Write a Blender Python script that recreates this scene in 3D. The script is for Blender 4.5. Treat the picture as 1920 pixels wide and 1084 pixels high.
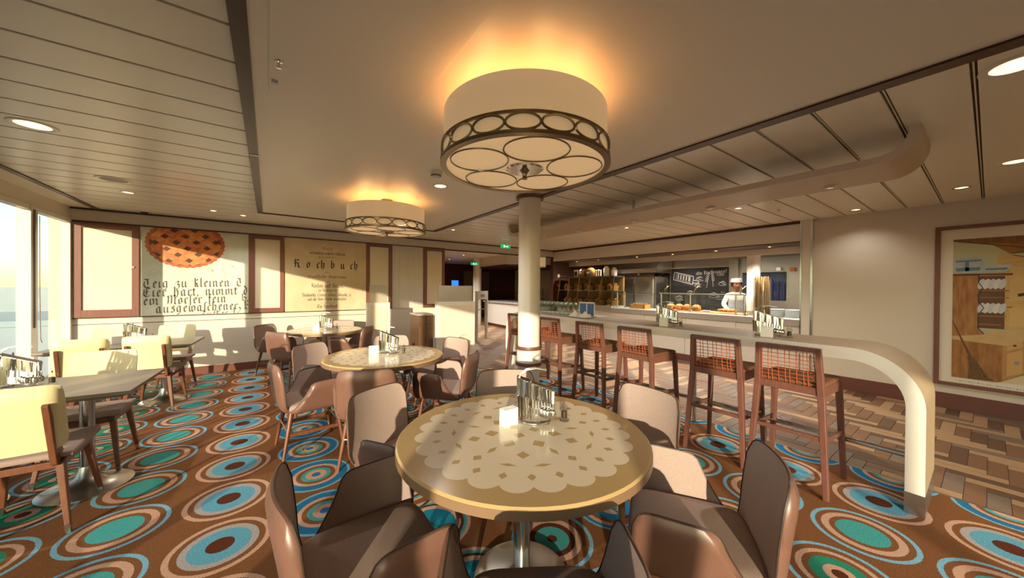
import bpy, bmesh, math, random
from mathutils import Vector, Matrix
random.seed(7)
for _o in list(bpy.data.objects): bpy.data.objects.remove(_o)
scene = bpy.context.scene
COL = scene.collection
R = math.radians
# ------------------------------------------------------------------ camera
cam_d = bpy.data.cameras.new('camera'); cam = bpy.data.objects.new('camera', cam_d); COL.objects.link(cam)
cam_d.sensor_width = 36.0; cam_d.lens = 36.0 * 640 / 1920; cam_d.clip_start = .02; cam_d.clip_end = 3000
_th, _p, _r = math.atan(457 / 640), R(-.33), R(.42)
_F = Vector((math.sin(_th), math.cos(_th), 0)); _R = Vector((math.cos(_th), -math.sin(_th), 0)); _U = Vector((0, 0, 1))
_F2 = _F * math.cos(_p) + _U * math.sin(_p); _U2 = _U * math.cos(_p) - _F * math.sin(_p)
_R3 = _R * math.cos(_r) + _U2 * math.sin(_r); _U3 = _U2 * math.cos(_r) - _R * math.sin(_r)
cam.matrix_world = Matrix(((_R3.x, _U3.x, -_F2.x, 0), (_R3.y, _U3.y, -_F2.y, 0), (_R3.z, _U3.z, -_F2.z, 1.48), (0, 0, 0, 1)))
scene.camera = cam
# ------------------------------------------------------------------ sky, sun, exposure
SUN = Vector((.88, 1.0, -.217)).normalized()
world = bpy.data.worlds.new('sky'); scene.world = world; world.use_nodes = True
_nt = world.node_tree; _bg = _nt.nodes['Background']
_sky = _nt.nodes.new('ShaderNodeTexSky'); _sky.sky_type = 'NISHITA'; _sky.sun_disc = False
_sky.sun_elevation = R(9.3); _sky.sun_rotation = R(221.3); _sky.air_density = 1.0; _sky.dust_density = .3; _sky.ozone_density = 1.0
_nt.links.new(_sky.outputs[0], _bg.inputs[0]); _bg.inputs[1].default_value = .26
_sd = bpy.data.lights.new('sun', 'SUN'); _sd.energy = 4.8; _sd.color = (1.0, .81, .58); _sd.angle = R(.6)
_so = bpy.data.objects.new('sun', _sd); COL.objects.link(_so); _so.location = (-30, -34, 8)
_so.rotation_euler = SUN.to_track_quat('-Z', 'Y').to_euler()
scene.view_settings.view_transform = 'Standard'; scene.view_settings.look = 'None'
scene.view_settings.gamma = 1.0; scene.view_settings.use_curve_mapping = False
scene.view_settings.exposure = 1.1
scene.view_settings.use_white_balance = True; scene.view_settings.white_balance_temperature = 6050; scene.view_settings.white_balance_tint = 10
scene.cycles.use_denoising = True
scene.cycles.max_bounces = 8; scene.cycles.diffuse_bounces = 5; scene.cycles.glossy_bounces = 4
scene.cycles.transparent_max_bounces = 24; scene.cycles.transmission_bounces = 6
scene.cycles.sample_clamp_indirect = 6.0; scene.cycles.caustics_reflective = False; scene.cycles.caustics_refractive = False
DOWN_W = 62.0      # watts of one downlight
DRUM_W = .6      # watts of one bulb in a drum lamp
# ------------------------------------------------------------------ materials
def lin(h):
    if isinstance(h, str):
        h = h.lstrip('#'); c = [int(h[i:i + 2], 16) / 255 for i in (0, 2, 4)]
        return tuple(x / 12.92 if x <= .04045 else ((x + .055) / 1.055) ** 2.4 for x in c) + (1,)
    return tuple(h) + (1,)
MATS = {}
def mat(name, col, rough=.5, metal=0., noise=0., scale=8., stretch=(1, 1, 1), bump=0., bscale=200., coat=0., emit=0., spec=.5, col2=None, trans=0.):
    if name in MATS: return MATS[name]
    m = bpy.data.materials.new(name); m.use_nodes = True; MATS[name] = m
    nt = m.node_tree; b = nt.nodes['Principled BSDF']; c = lin(col)
    b.inputs['Base Color'].default_value = c; b.inputs['Roughness'].default_value = rough; b.inputs['Metallic'].default_value = metal
    b.inputs['Specular IOR Level'].default_value = spec
    if coat: b.inputs['Coat Weight'].default_value = coat; b.inputs['Coat Roughness'].default_value = .08
    if emit: b.inputs['Emission Color'].default_value = c; b.inputs['Emission Strength'].default_value = emit
    if trans: b.inputs['Transmission Weight'].default_value = trans
    if noise or bump:
        tc = nt.nodes.new('ShaderNodeTexCoord'); mp = nt.nodes.new('ShaderNodeMapping'); mp.inputs['Scale'].default_value = stretch
        nt.links.new(tc.outputs['Object'], mp.inputs[0])
    if noise:
        n = nt.nodes.new('ShaderNodeTexNoise'); n.inputs['Scale'].default_value = scale; n.inputs['Detail'].default_value = 5
        nt.links.new(mp.outputs[0], n.inputs[0])
        rp = nt.nodes.new('ShaderNodeValToRGB'); d = lin(col2) if col2 else tuple(x * (1 - noise) for x in c[:3]) + (1,)
        e = rp.color_ramp.elements; e[0].position = .3; e[0].color = d; e[1].position = .7; e[1].color = c
        nt.links.new(n.outputs[0], rp.inputs[0]); nt.links.new(rp.outputs[0], b.inputs['Base Color'])
    if bump:
        n2 = nt.nodes.new('ShaderNodeTexNoise'); n2.inputs['Scale'].default_value = bscale
        nt.links.new(mp.outputs[0], n2.inputs[0]); bn = nt.nodes.new('ShaderNodeBump'); bn.inputs['Strength'].default_value = bump
        bn.inputs['Distance'].default_value = .002
        nt.links.new(n2.outputs[0], bn.inputs['Height']); nt.links.new(bn.outputs[0], b.inputs['Normal'])
    return m
def glass(name, tint='#ffffff', f0=.06, rough=.0, alpha=.0, body='#ffffff'):
    if name in MATS: return MATS[name]
    m = bpy.data.materials.new(name); m.use_nodes = True; MATS[name] = m; nt = m.node_tree
    nt.nodes.remove(nt.nodes['Principled BSDF']); out = nt.nodes['Material Output']
    t = nt.nodes.new('ShaderNodeBsdfTransparent'); t.inputs[0].default_value = lin(tint)
    g = nt.nodes.new('ShaderNodeBsdfGlossy'); g.inputs['Roughness'].default_value = rough
    lw = nt.nodes.new('ShaderNodeLayerWeight'); lw.inputs[0].default_value = .5
    pw = nt.nodes.new('ShaderNodeMath'); pw.operation = 'POWER'; pw.inputs[1].default_value = 4.5; nt.links.new(lw.outputs['Facing'], pw.inputs[0])
    fr = nt.nodes.new('ShaderNodeMath'); fr.operation = 'MULTIPLY_ADD'; fr.inputs[1].default_value = 1 - f0; fr.inputs[2].default_value = f0; nt.links.new(pw.outputs[0], fr.inputs[0])
    mx = nt.nodes.new('ShaderNodeMixShader'); src = t
    if alpha:
        d = nt.nodes.new('ShaderNodeBsdfDiffuse'); d.inputs[0].default_value = lin(body)
        m2 = nt.nodes.new('ShaderNodeMixShader'); m2.inputs[0].default_value = alpha
        nt.links.new(t.outputs[0], m2.inputs[1]); nt.links.new(d.outputs[0], m2.inputs[2]); src = m2
    nt.links.new(fr.outputs[0], mx.inputs[0]); nt.links.new(src.outputs[0], mx.inputs[1]); nt.links.new(g.outputs[0], mx.inputs[2])
    nt.links.new(mx.outputs[0], out.inputs[0]); return m

M_wall = mat('wall paint', '#d3c8b6', .42, spec=.6)
M_ceil = mat('ceiling paint', '#e6dccb', .38, spec=.6)
M_ceilp = mat('ceiling panel', '#e4dbc8', .3, spec=.6)
M_groove = mat('groove', '#6a5a3c', .6)
M_wood = mat('dark wood trim', '#43220f', .35, noise=.25, scale=3, stretch=(1, 1, 12))
M_wood2 = mat('cherry wood frame', '#7a4e3e', .4, noise=.18, scale=4, stretch=(14, 14, 1))
M_base = mat('baseboard brown', '#6b4034', .45)
M_walnut = mat('walnut', '#74452c', .38, noise=.35, scale=6, stretch=(9, 9, 1.2), coat=.15)
M_stool = mat('mahogany stool wood', '#70473a', .4, noise=.3, scale=6, stretch=(9, 9, 1.2))
M_leather = mat('brown leather', '#745345', .36, bump=.12, bscale=400, noise=.1, scale=6)
M_fabric = mat('taupe woven fabric', '#ab958a', .85, bump=.5, bscale=500, noise=.16, scale=160)
M_fabric2 = mat('taupe seat fabric', '#9c867a', .85, bump=.4, bscale=500, noise=.14, scale=160)
M_pad = mat('stool pad brown', '#6b4325', .7, bump=.4, bscale=500, noise=.3, scale=60)
M_cream = mat('cream leather', '#dccf9e', .4, bump=.1, bscale=350)
M_piping = mat('dark piping', '#3a2a20', .5)
M_chrome = mat('chrome', '#cfcbc3', .16, 1.)
M_steel = mat('brushed steel', '#b9b4aa', .3, 1.)
M_bronze = mat('bronze lamp metal', '#857357', .3, 1.)
M_white = mat('white lacquer', '#d9d2c6', .3)
M_pure = mat('white napkin', '#f4efe6', .8)
M_stone = mat('pale granite', '#b5aea6', .35, noise=.3, scale=120)
M_laminate = mat('grey oak laminate', '#8f8270', .4, noise=.2, scale=5, stretch=(1, 14, 1))
M_gold = mat('champagne table laminate', '#bb9d6c', .2, coat=.6)
M_inlay = mat('ivory inlay', '#e4d4ba', .2, coat=.6)
M_rim = mat('bronze table rim', '#83684e', .35)
M_bartop = mat('bar top taupe', '#a18c70', .35)
M_barwhite = mat('bar white', '#efe7da', .3)
M_black = mat('black', '#0c0a09', .5)
M_shade = mat('lamp shade', '#e3c08c', .7, emit=.16)
M_glass = glass('window glass', '#f4f6f2', .05)
M_clear = glass('clear glass', '#f0f2ee', .05)
M_guard = glass('sneeze guard glass', '#e6ece4', .05)
M_frost = glass('frosted glass', '#d8d4c6', .05, .25, .45, '#cfc6b4')
M_red = mat('red switch', '#c8201c', .5)
M_green = mat('exit green', '#0e9a55', .5, emit=.6)
M_blue = mat('blue card', '#4a6aa8', .5)
M_bulb = mat('bulb', '#ffc873', .5, emit=3.)
M_can = mat('lit reflector', '#ffd9a0', .4, emit=1.0)
M_pastry = mat('golden pastry', '#d08a2e', .5, noise=.6, scale=30, col2='#8a4a14')
M_bread = mat('brown bread', '#a5622e', .6, noise=.5, scale=25)
M_basket = mat('wicker basket', '#d09a4a', .7, noise=.3, scale=80)
M_skin = mat('skin', '#8a563a', .5)
M_chefw = mat('chef white cloth', '#ddd6cc', .8)
M_apron = mat('grey apron', '#8c8b93', .8)
M_hair = mat('black hair', '#15100d', .6)
M_ink = mat('mural ink', '#5c5548', .8)
M_ink2 = mat('poster ink', '#3d3a2c', .8)
M_chalk = mat('chalk', '#b9b3aa', .9)
M_board = mat('blackboard', '#241f1d', .7, noise=.2, scale=6)

# ------------------------------------------------------------------ mesh builder
class MB:
    def __init__(s): s.v = []; s.f = []; s.m = []
    def add(s, vs, fs, mi=0):
        o = len(s.v); s.v += [tuple(x) for x in vs]; s.f += [tuple(i + o for i in f) for f in fs]; s.m += [mi] * len(fs); return s
    def box(s, x0, x1, y0, y1, z0, z1, mi=0):
        return s.add([(x0, y0, z0), (x1, y0, z0), (x1, y1, z0), (x0, y1, z0), (x0, y0, z1), (x1, y0, z1), (x1, y1, z1), (x0, y1, z1)],
                     [(0, 3, 2, 1), (4, 5, 6, 7), (0, 1, 5, 4), (1, 2, 6, 5), (2, 3, 7, 6), (3, 0, 4, 7)], mi)
    def cyl(s, p0, p1, r0, r1=None, n=12, mi=0, caps=True):
        r1 = r0 if r1 is None else r1; p0 = Vector(p0); p1 = Vector(p1); d = (p1 - p0).normalized()
        a = d.orthogonal().normalized(); b = d.cross(a); vs = []
        for p, r in ((p0, r0), (p1, r1)):
            for i in range(n):
                t = 2 * math.pi * i / n; vs.append(p + (a * math.cos(t) + b * math.sin(t)) * r)
        fs = [(i, (i + 1) % n, n + (i + 1) % n, n + i) for i in range(n)]
        if caps: fs += [tuple(range(n - 1, -1, -1)), tuple(range(n, 2 * n))]
        return s.add(vs, fs, mi)
    def tube(s, pts, r, n=8, mi=0, closed=False):
        pts = [Vector(p) for p in pts]; N = len(pts); vs = []; fs = []; prev = None
        for i, p in enumerate(pts):
            if closed: d = pts[(i + 1) % N] - pts[i - 1]
            else: d = pts[min(i + 1, N - 1)] - pts[max(i - 1, 0)]
            d.normalize()
            a = d.orthogonal().normalized() if prev is None else (prev - d * prev.dot(d)).normalized()
            prev = a; b = d.cross(a)
            for k in range(n):
                t = 2 * math.pi * k / n; vs.append(p + (a * math.cos(t) + b * math.sin(t)) * r)
        for i in range(N if closed else N - 1):
            j = (i + 1) % N
            for k in range(n): fs.append((i * n + k, i * n + (k + 1) % n, j * n + (k + 1) % n, j * n + k))
        if not closed: fs += [tuple(range(n - 1, -1, -1)), tuple((N - 1) * n + k for k in range(n))]
        return s.add(vs, fs, mi)
    def lathe(s, prof, n=32, c=(0, 0, 0), mi=0):
        vs = []; fs = []
        for r, z in prof:
            for i in range(n):
                t = 2 * math.pi * i / n; vs.append((c[0] + r * math.cos(t), c[1] + r * math.sin(t), c[2] + z))
        for j in range(len(prof) - 1):
            for i in range(n): fs.append((j * n + i, j * n + (i + 1) % n, (j + 1) * n + (i + 1) % n, (j + 1) * n + i))
        return s.add(vs, fs, mi)
    def prism(s, poly, a0, a1, axis='z', mi=0):
        n = len(poly)
        def P(p, h): return {'z': (p[0], p[1], h), 'x': (h, p[0], p[1]), 'y': (p[0], h, p[1])}[axis]
        vs = [P(p, a0) for p in poly] + [P(p, a1) for p in poly]
        fs = [tuple(range(n - 1, -1, -1)), tuple(range(n, 2 * n))] + [(i, (i + 1) % n, n + (i + 1) % n, n + i) for i in range(n)]
        return s.add(vs, fs, mi)
    def beam(s, p0, p1, w0, h0, w1=None, h1=None, up=(0, 0, 1), mi=0):
        w1 = w0 if w1 is None else w1; h1 = h0 if h1 is None else h1; p0 = Vector(p0); p1 = Vector(p1); d = (p1 - p0).normalized()
        x = d.cross(Vector(up))
        if x.length < 1e-4: x = Vector((1, 0, 0))
        x.normalize(); y = x.cross(d); vs = []
        for p, w, h in ((p0, w0, h0), (p1, w1, h1)):
            for a, b in ((-1, -1), (1, -1), (1, 1), (-1, 1)): vs.append(p + x * a * w / 2 + y * b * h / 2)
        return s.add(vs, [(3, 2, 1, 0), (4, 5, 6, 7), (0, 1, 5, 4), (1, 2, 6, 5), (2, 3, 7, 6), (3, 0, 4, 7)], mi)
    def sheet(s, fn, nu, nv, th, mi_in=0, mi_out=1):
        """solid sheet: fn(u,v)->inner point, u,v in 0..1; thickness th towards the outside (du x dv)"""
        P = [[Vector(fn(i / nu, j / nv)) for j in range(nv + 1)] for i in range(nu + 1)]
        N = [[None] * (nv + 1) for _ in range(nu + 1)]
        for i in range(nu + 1):
            for j in range(nv + 1):
                du = P[min(i + 1, nu)][j] - P[max(i - 1, 0)][j]; dv = P[i][min(j + 1, nv)] - P[i][max(j - 1, 0)]
                q = du.cross(dv); N[i][j] = q.normalized() if q.length > 1e-9 else Vector((0, 0, 1))
        for _ in range(6):
            N = [[(N[i][j] * 2 + N[max(i - 1, 0)][j] + N[min(i + 1, nu)][j] + N[i][max(j - 1, 0)] + N[i][min(j + 1, nv)]).normalized() for j in range(nv + 1)] for i in range(nu + 1)]
        def tk(i, j):      # rolled edge: thinner towards the rim
            e = min(i, nu - i) / nu; f = (nv - j) / nv; q = min(e * 9, f * 9, 1); return th * (.3 + .7 * math.sqrt(max(1 - (1 - q) ** 2, 0)))
        idx = lambda i, j: i * (nv + 1) + j
        K = (nu + 1) * (nv + 1)
        vs = [P[i][j] for i in range(nu + 1) for j in range(nv + 1)] + [P[i][j] + N[i][j] * tk(i, j) for i in range(nu + 1) for j in range(nv + 1)]
        fi = [(idx(i, j), idx(i, j + 1), idx(i + 1, j + 1), idx(i + 1, j)) for i in range(nu) for j in range(nv)]
        fo = [tuple(K + k for k in reversed(f)) for f in fi]
        ring = [idx(i, 0) for i in range(nu)] + [idx(nu, j) for j in range(nv)] + [idx(i, nv) for i in range(nu, 0, -1)] + [idx(0, j) for j in range(nv, 0, -1)]
        fr = [(ring[k], ring[(k + 1) % len(ring)], K + ring[(k + 1) % len(ring)], K + ring[k]) for k in range(len(ring))]
        o = len(s.v); s.v += [tuple(x) for x in vs]
        for fs, mi in ((fi, mi_in), (fo, mi_out), (fr, mi_out)):
            s.f += [tuple(k + o for k in f) for f in fs]; s.m += [mi] * len(fs)
        return s
    def mesh(s, name, mats, smooth=None):
        me = bpy.data.meshes.new(name); me.from_pydata(s.v, [], s.f)
        for m in (mats if isinstance(mats, (list, tuple)) else [mats]): me.materials.append(m)
        me.polygons.foreach_set('material_index', s.m)
        if smooth:
            me.polygons.foreach_set('use_smooth', [True] * len(me.polygons)); me.update(); me.set_sharp_from_angle(angle=R(smooth))
        me.update(); return me
    def build(s, name, mats, parent=None, smooth=None, bevel=0, loc=None):
        o = bpy.data.objects.new(name, s.mesh(name, mats, smooth)); COL.objects.link(o)
        if parent is not None: o.parent = parent
        if loc is not None: o.location = loc
        if bevel:
            b = o.modifiers.new('bevel', 'BEVEL'); b.width = bevel; b.segments = 2; b.limit_method = 'ANGLE'
        return o
def tag(o, label=None, cat=None, group=None, kind=None):
    for k, v in (('label', label), ('category', cat), ('group', group), ('kind', kind)):
        if v: o[k] = v
    return o
def thing(name, label, cat, loc=(0, 0, 0), rz=0., group=None):
    o = bpy.data.objects.new(name, None); COL.objects.link(o); o.location = loc; o.rotation_euler = (0, 0, rz); o.empty_display_size = .1
    return tag(o, label, cat, group)
def struct(o): o['kind'] = 'structure'; return o
def dup(o, loc=None, rz=None, label=None, parent=None, group=None):
    c = o.copy(); COL.objects.link(c)
    if parent is not None: c.parent = parent
    if loc is not None: c.location = loc
    if rz is not None: c.rotation_euler = (0, 0, rz)
    if label: c['label'] = label
    if group: c['group'] = group
    for ch in list(o.children): dup(ch, parent=c)
    return c
def lamp(name, kind, energy, parent, loc, color=(1, .72, .4), **kw):
    l = bpy.data.lights.new(name, kind); l.energy = energy; l.color = color
    for k, v in kw.items(): setattr(l, k, v)
    o = bpy.data.objects.new(name, l); COL.objects.link(o); o.location = loc
    if parent is not None: o.parent = parent
    return o
# ================================================================== STRUCTURE
XL, XR, YB, YF, ZC = -2.29, 6.945, 7.61, -8.0, 2.574
# ---- carpet material: a lattice of ring medallions woven into the pile
def carpet():
    m = bpy.data.materials.new('medallion carpet'); m.use_nodes = True; nt = m.node_tree; L = nt.links.new; b = nt.nodes['Principled BSDF']
    b.inputs['Roughness'].default_value = .95; b.inputs['Specular IOR Level'].default_value = .15
    def mth(op, a, c=None, d=None):
        n = nt.nodes.new('ShaderNodeMath'); n.operation = op
        for k, x in enumerate((a, c, d)):
            if x is None: continue
            if isinstance(x, (int, float)): n.inputs[k].default_value = x
            else: L(x, n.inputs[k])
        return n.outputs[0]
    tc = nt.nodes.new('ShaderNodeTexCoord'); sp = nt.nodes.new('ShaderNodeSeparateXYZ'); L(tc.outputs['Object'], sp.inputs[0])
    nz = nt.nodes.new('ShaderNodeTexNoise'); nz.inputs['Scale'].default_value = 160; L(tc.outputs['Object'], nz.inputs[0])
    jit = mth('MULTIPLY', mth('SUBTRACT', nz.outputs[0], .5), .05)
    x = mth('DIVIDE', mth('ADD', sp.outputs[0], .218), .5273); y = mth('DIVIDE', mth('SUBTRACT', sp.outputs[1], 3.58), .5235)
    i = mth('ROUND', x); j = mth('ROUND', y)
    fx = mth('MULTIPLY', mth('SUBTRACT', x, i), .5273 / .238); fy = mth('MULTIPLY', mth('SUBTRACT', y, j), .5235 / .238)
    r = mth('ADD', mth('SQRT', mth('ADD', mth('MULTIPLY', fx, fx), mth('MULTIPLY', fy, fy))), jit)
    # inner rings of the second family sit off centre
    fx2 = mth('ADD', fx, .1); r2 = mth('ADD', mth('SQRT', mth('ADD', mth('MULTIPLY', fx2, fx2), mth('MULTIPLY', fy, fy))), jit)
    idx = mth('FLOORED_MODULO', i, 7)
    G, TAN, GREY, BLUE, LB, TEAL, GRN, DB, DK = '#7c5230', '#c79f86', '#a8a2a0', '#62a2ba', '#7eb2ca', '#4aa09e', '#2f8a6e', '#2c74a2', '#5a2c18'
    types = {0: [(0, DK), (.27, BLUE), (.6, GREY), (.75, G), (.88, TAN)],
             1: [(0, DB), (.13, TAN), (.3, TEAL), (.43, G), (.56, TAN), (.68, DB), (.92, LB)],
             2: [(0, '#1f7d92'), (.6, TAN), (.74, DK), (.82, TEAL), (.9, TAN)],
             3: [(0, DK), (.12, TEAL), (.42, DK), (.56, TAN), (.72, G), (.9, LB)],
             4: [(0, TEAL), (.2, TAN), (.36, DB), (.6, G), (.72, TAN), (.84, DB), (.93, LB)],
             5: [(0, DK), (.14, TAN), (.28, GRN), (.52, G), (.64, TAN), (.76, G), (.9, LB)],
             6: [(0, TEAL), (.5, G), (.62, TAN), (.78, G), (.9, LB)]}
    cur = None
    for k, st in types.items():
        rp = nt.nodes.new('ShaderNodeValToRGB'); cr = rp.color_ramp; cr.interpolation = 'CONSTANT'
        st = st + [(1.0, G)]; 
        while len(cr.elements) < len(st): cr.elements.new(.5)
        for e, (p, c) in zip(cr.elements, st): e.position = min(p, 1.0) / 1.3; e.color = lin(c)
        L(mth('DIVIDE', r2 if False else r, 1.3), rp.inputs[0])
        if cur is None: cur = rp.outputs[0]; continue
        mx = nt.nodes.new('ShaderNodeMix'); mx.data_type = 'RGBA'; L(mth('COMPARE', idx, k, .3), mx.inputs[0]); L(cur, mx.inputs[6]); L(rp.outputs[0], mx.inputs[7]); cur = mx.outputs[2]
    n2 = nt.nodes.new('ShaderNodeTexNoise'); n2.inputs['Scale'].default_value = 130; n2.inputs['Detail'].default_value = 6; n2.inputs['Roughness'].default_value = .75; L(tc.outputs['Object'], n2.inputs[0])
    rp = nt.nodes.new('ShaderNodeValToRGB'); rp.color_ramp.elements[0].position = .3; rp.color_ramp.elements[0].color = (.4, .4, .4, 1); rp.color_ramp.elements[1].position = .7; rp.color_ramp.elements[1].color = (1.35, 1.3, 1.25, 1)
    L(n2.outputs[0], rp.inputs[0])
    mx = nt.nodes.new('ShaderNodeMix'); mx.data_type = 'RGBA'; mx.blend_type = 'MULTIPLY'; mx.inputs[0].default_value = .8; L(cur, mx.inputs[6]); L(rp.outputs[0], mx.inputs[7])
    L(mx.outputs[2], b.inputs['Base Color'])
    bn = nt.nodes.new('ShaderNodeBump'); bn.inputs['Strength'].default_value = .6; bn.inputs['Distance'].default_value = .004; L(n2.outputs[0], bn.inputs['Height']); L(bn.outputs[0], b.inputs['Normal'])
    return m
EDGE = [(3.98, YF), (3.98, 3.88), (3.1, 5.48), (3.1, YB + .1)]
fl = MB().prism([(XL - .1, YF - .1)] + [(EDGE[0][0], YF - .1), EDGE[1], EDGE[2], (3.1, YB + .1), (XL - .1, YB + .1)], -.15, 0.)
struct(tag(fl.build('floor', carpet()), 'brown carpet woven with rows of blue and teal ring medallions', 'carpet'))
# ---- herringbone wood-look tiles beside and behind the bar
ft = MB().prism([(3.98, YF - .1), (XR + .05, YF - .1), (XR + .05, YB), (11., YB), (11., 15.2), (2., 15.2), (2., YB + .1), (3.1, YB + .1), (3.1, 5.48), (3.98, 3.88)], -.15, -.005)
floor_t = struct(tag(ft.build('floor_tiled', mat('grout', '#5a4736', .7)), 'herringbone floor of tan and grey wood look tiles', 'floor'))
TILE = [mat('tile ' + n, c, .42, noise=.14, scale=10, stretch=(3, 3, 1)) for n, c in (('tan', '#a88660'), ('brown', '#7a583c'), ('grey', '#776553'), ('dark', '#614632'))]
def clip(poly, a, b, c):   # keep a*x+b*y >= c
    out = []
    for k in range(len(poly)):
        p, q = poly[k], poly[(k + 1) % len(poly)]; dp = a * p[0] + b * p[1] - c; dq = a * q[0] + b * q[1] - c
        if dp >= 0: out.append(p)
        if dp * dq < 0: t = dp / (dp - dq); out.append((p[0] + t * (q[0] - p[0]), p[1] + t * (q[1] - p[1])))
    return out if len(out) > 2 else []
W, NN, GAP = .1, 4, .0022
tiles = []
for i in range(-400, 400):
    for j in range(-60, 60):
        for k, (ox, oy, lx, ly) in enumerate(((i + NN * j, i - NN * j, NN, 1), (NN + i + NN * j, 1 - NN + i - NN * j, 1, NN))):
            x0, y0 = ox * W, oy * W
            if x0 < 2.4 or x0 > 9.2 or y0 < -1.6 or y0 > 12.2 or (y0 < YB and x0 > XR): continue
            p = [(x0 + GAP, y0 + GAP), (x0 + lx * W - GAP, y0 + GAP), (x0 + lx * W - GAP, y0 + ly * W - GAP), (x0 + GAP, y0 + ly * W - GAP)]
            tone = (i * 7 + j * 3 + k * 2 + (i * i) % 5) % 7
            tone = (0, 1, 2, 0, 3, 1, 2)[tone]
            polys = []
            for (y_lo, y_hi, cond) in ((-9, 3.88, (1, 0, 3.98)), (3.88, 5.48, (1.6, .88, 1.6 * 3.98 + .88 * 3.88)), (5.48, 99, (1, 0, 3.1))):
                q = clip(clip(p, 0, 1, y_lo), 0, -1, -y_hi)
                if q: q = clip(q, *cond)
                if q and y0 < YB: q = clip(q, -1, 0, -XR)
                if q: polys.append(q)
            if not polys: continue
            whole = len(polys) == 1 and len(polys[0]) == 4 and abs(max(a for a, b in polys[0]) - p[1][0]) < 1e-6 and abs(min(a for a, b in polys[0]) - p[0][0]) < 1e-6 and abs(max(b for a, b in polys[0]) - p[2][1]) < 1e-6 and abs(min(b for a, b in polys[0]) - p[0][1]) < 1e-6
            cx, cy = x0 + lx * W / 2, y0 + ly * W / 2
            d = Vector((cx, cy, -1.48)); dz = d.dot(_F2)
            vis = dz > .3 and abs(d.dot(_R3) / dz) < 1.55 and abs(d.dot(_U3) / dz) < .87
            tiles.append((0 if vis else 1, dz, whole, k, tone, x0, y0, polys))
tiles.sort(key=lambda t: (t[0], t[1]))
_tm = {}
rest = MB()
for n, (nv, dz, whole, k, tone, x0, y0, polys) in enumerate(tiles):
    h = (n * 37 % 11) * .00012
    if n < 300:
        if whole:
            if (k, tone) not in _tm:
                lx, ly = (NN * W, W) if k == 0 else (W, NN * W)
                _tm[(k, tone)] = MB().box(GAP, lx - GAP, GAP, ly - GAP, -.006, 0).mesh('tile', TILE[tone])
            o = bpy.data.objects.new('tile', _tm[(k, tone)]); COL.objects.link(o); o.location = (x0, y0, h); o.parent = floor_t
        else:
            b = MB()
            for q in polys: b.prism([(a - x0, c - y0) for a, c in q], -.006, 0)
            b.build('tile', TILE[tone], floor_t, loc=(x0, y0, h))
    else:
        for q in polys: rest.prism(q, -.006, h, mi=tone)
tag(rest.build('tile_field', TILE, floor_t), 'herringbone tiles further off', kind='stuff')
# steel strip between carpet and tiles
struct(MB().box(3.972, 3.984, YF, 3.88, -.002, .003).build('trim_1', M_steel))

# ---- ceiling
ceil = struct(MB().box(XL - .4, 11.2, YF - .2, 15.3, ZC + .03, ZC + .25).build('ceiling', M_groove))
def cpanel(x0, x1, y0, y1, m=M_ceilp, z=ZC): return MB().box(x0, x1, y0, y1, z, ZC + .035).build('ceiling_panel', m, ceil, bevel=.003)
cpanel(-.075, 2.625, YF, 6.36, M_ceil)                 # smooth centre field
k = -28
while True:
    y = 2.477 + k * .3036; k += 1
    if y > YB: break
    if y + .3 < -1.2: continue
    cpanel(-2.0, -.13, y + .008, min(y + .3036 - .008, YB - .01))
cpanel(-2.0, -.13, YF, 2.477 - 12 * .3036 - .01)
k = -28
while True:
    y = .057 + k * .2975; k += 1
    if y > YB - .1: break
    if y + .29 < -1.: continue
    cpanel(2.71, XR, y + .012, min(y + .2975 - .012, YB - .01))
    MB().box(2.71, XR - .06, y - .003, y + .003, ZC + .008, ZC + .035).build('joint_strip', M_ceilp, ceil)
cpanel(2.71, XR, YF, -1.15)
cpanel(-.13, 2.71, 6.41, YB - .01, M_ceil)
cpanel(XL - .1, -2.05, YF, YB, M_ceil)
cpanel(XR, 11.1, 1.6, 15.2, M_ceil); cpanel(2.0, XR, YB, 15.2, M_ceil)
T = MB().box(-.135, -.072, YF, 6.41, ZC - .012, ZC + .03); struct(T.build('trim_2', M_wood))
T = MB().box(2.622, 2.712, YF, 6.41, ZC - .012, ZC + .03); struct(T.build('trim_3', M_wood))
T = MB().box(-.135, 2.712, 6.355, 6.41, ZC - .012, ZC + .03); struct(T.build('trim_4', M_wood))
T = MB().box(-2.055, -1.998, YF, YB, ZC - .012, ZC + .03); struct(T.build('trim_5', M_wood))
struct(MB().box(-.128, -.072, 3.55, 3.58, ZC - .016, ZC).build('trim_6', M_ceilp))   # joint cover on the trim
# access hatch in the centre field
struct(MB().box(.0, .72, 1.0, 2.36, ZC - .004, ZC).build('trim_7', M_ceil, bevel=.002))

# ---- walls
struct(MB().box(XL - .2, 3.434, YB, YB + .12, 0, ZC + .03).box(3.434, XR, YB, YB + .12, 2.376, ZC + .03).build('wall_back', M_wall))
struct(MB().box(XR, XR + .12, YF, 1.62, 0, ZC + .03).build('wall_right', M_wall))
struct(MB().box(XL - .2, XR + .2, YF - .12, YF, 0, .15).box(XL - .2, XR + .2, YF - .12, YF, 2.41, ZC + .03).build('wall_front', M_wall))
struct(MB().box(XL - .12, XL, YF, YB, 0, .15).box(XL - .12, XL, YF, YB, 2.41, ZC + .03).build('wall_left', M_wall))
struct(MB().box(XR - .018, XR, YF, 1.62, 0, .192).build('baseboard_right', M_base, bevel=.003))
struct(MB().box(XL, 2.0, YB - .02, YB, 0, .125).build('baseboard_back', M_base, bevel=.003))
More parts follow.
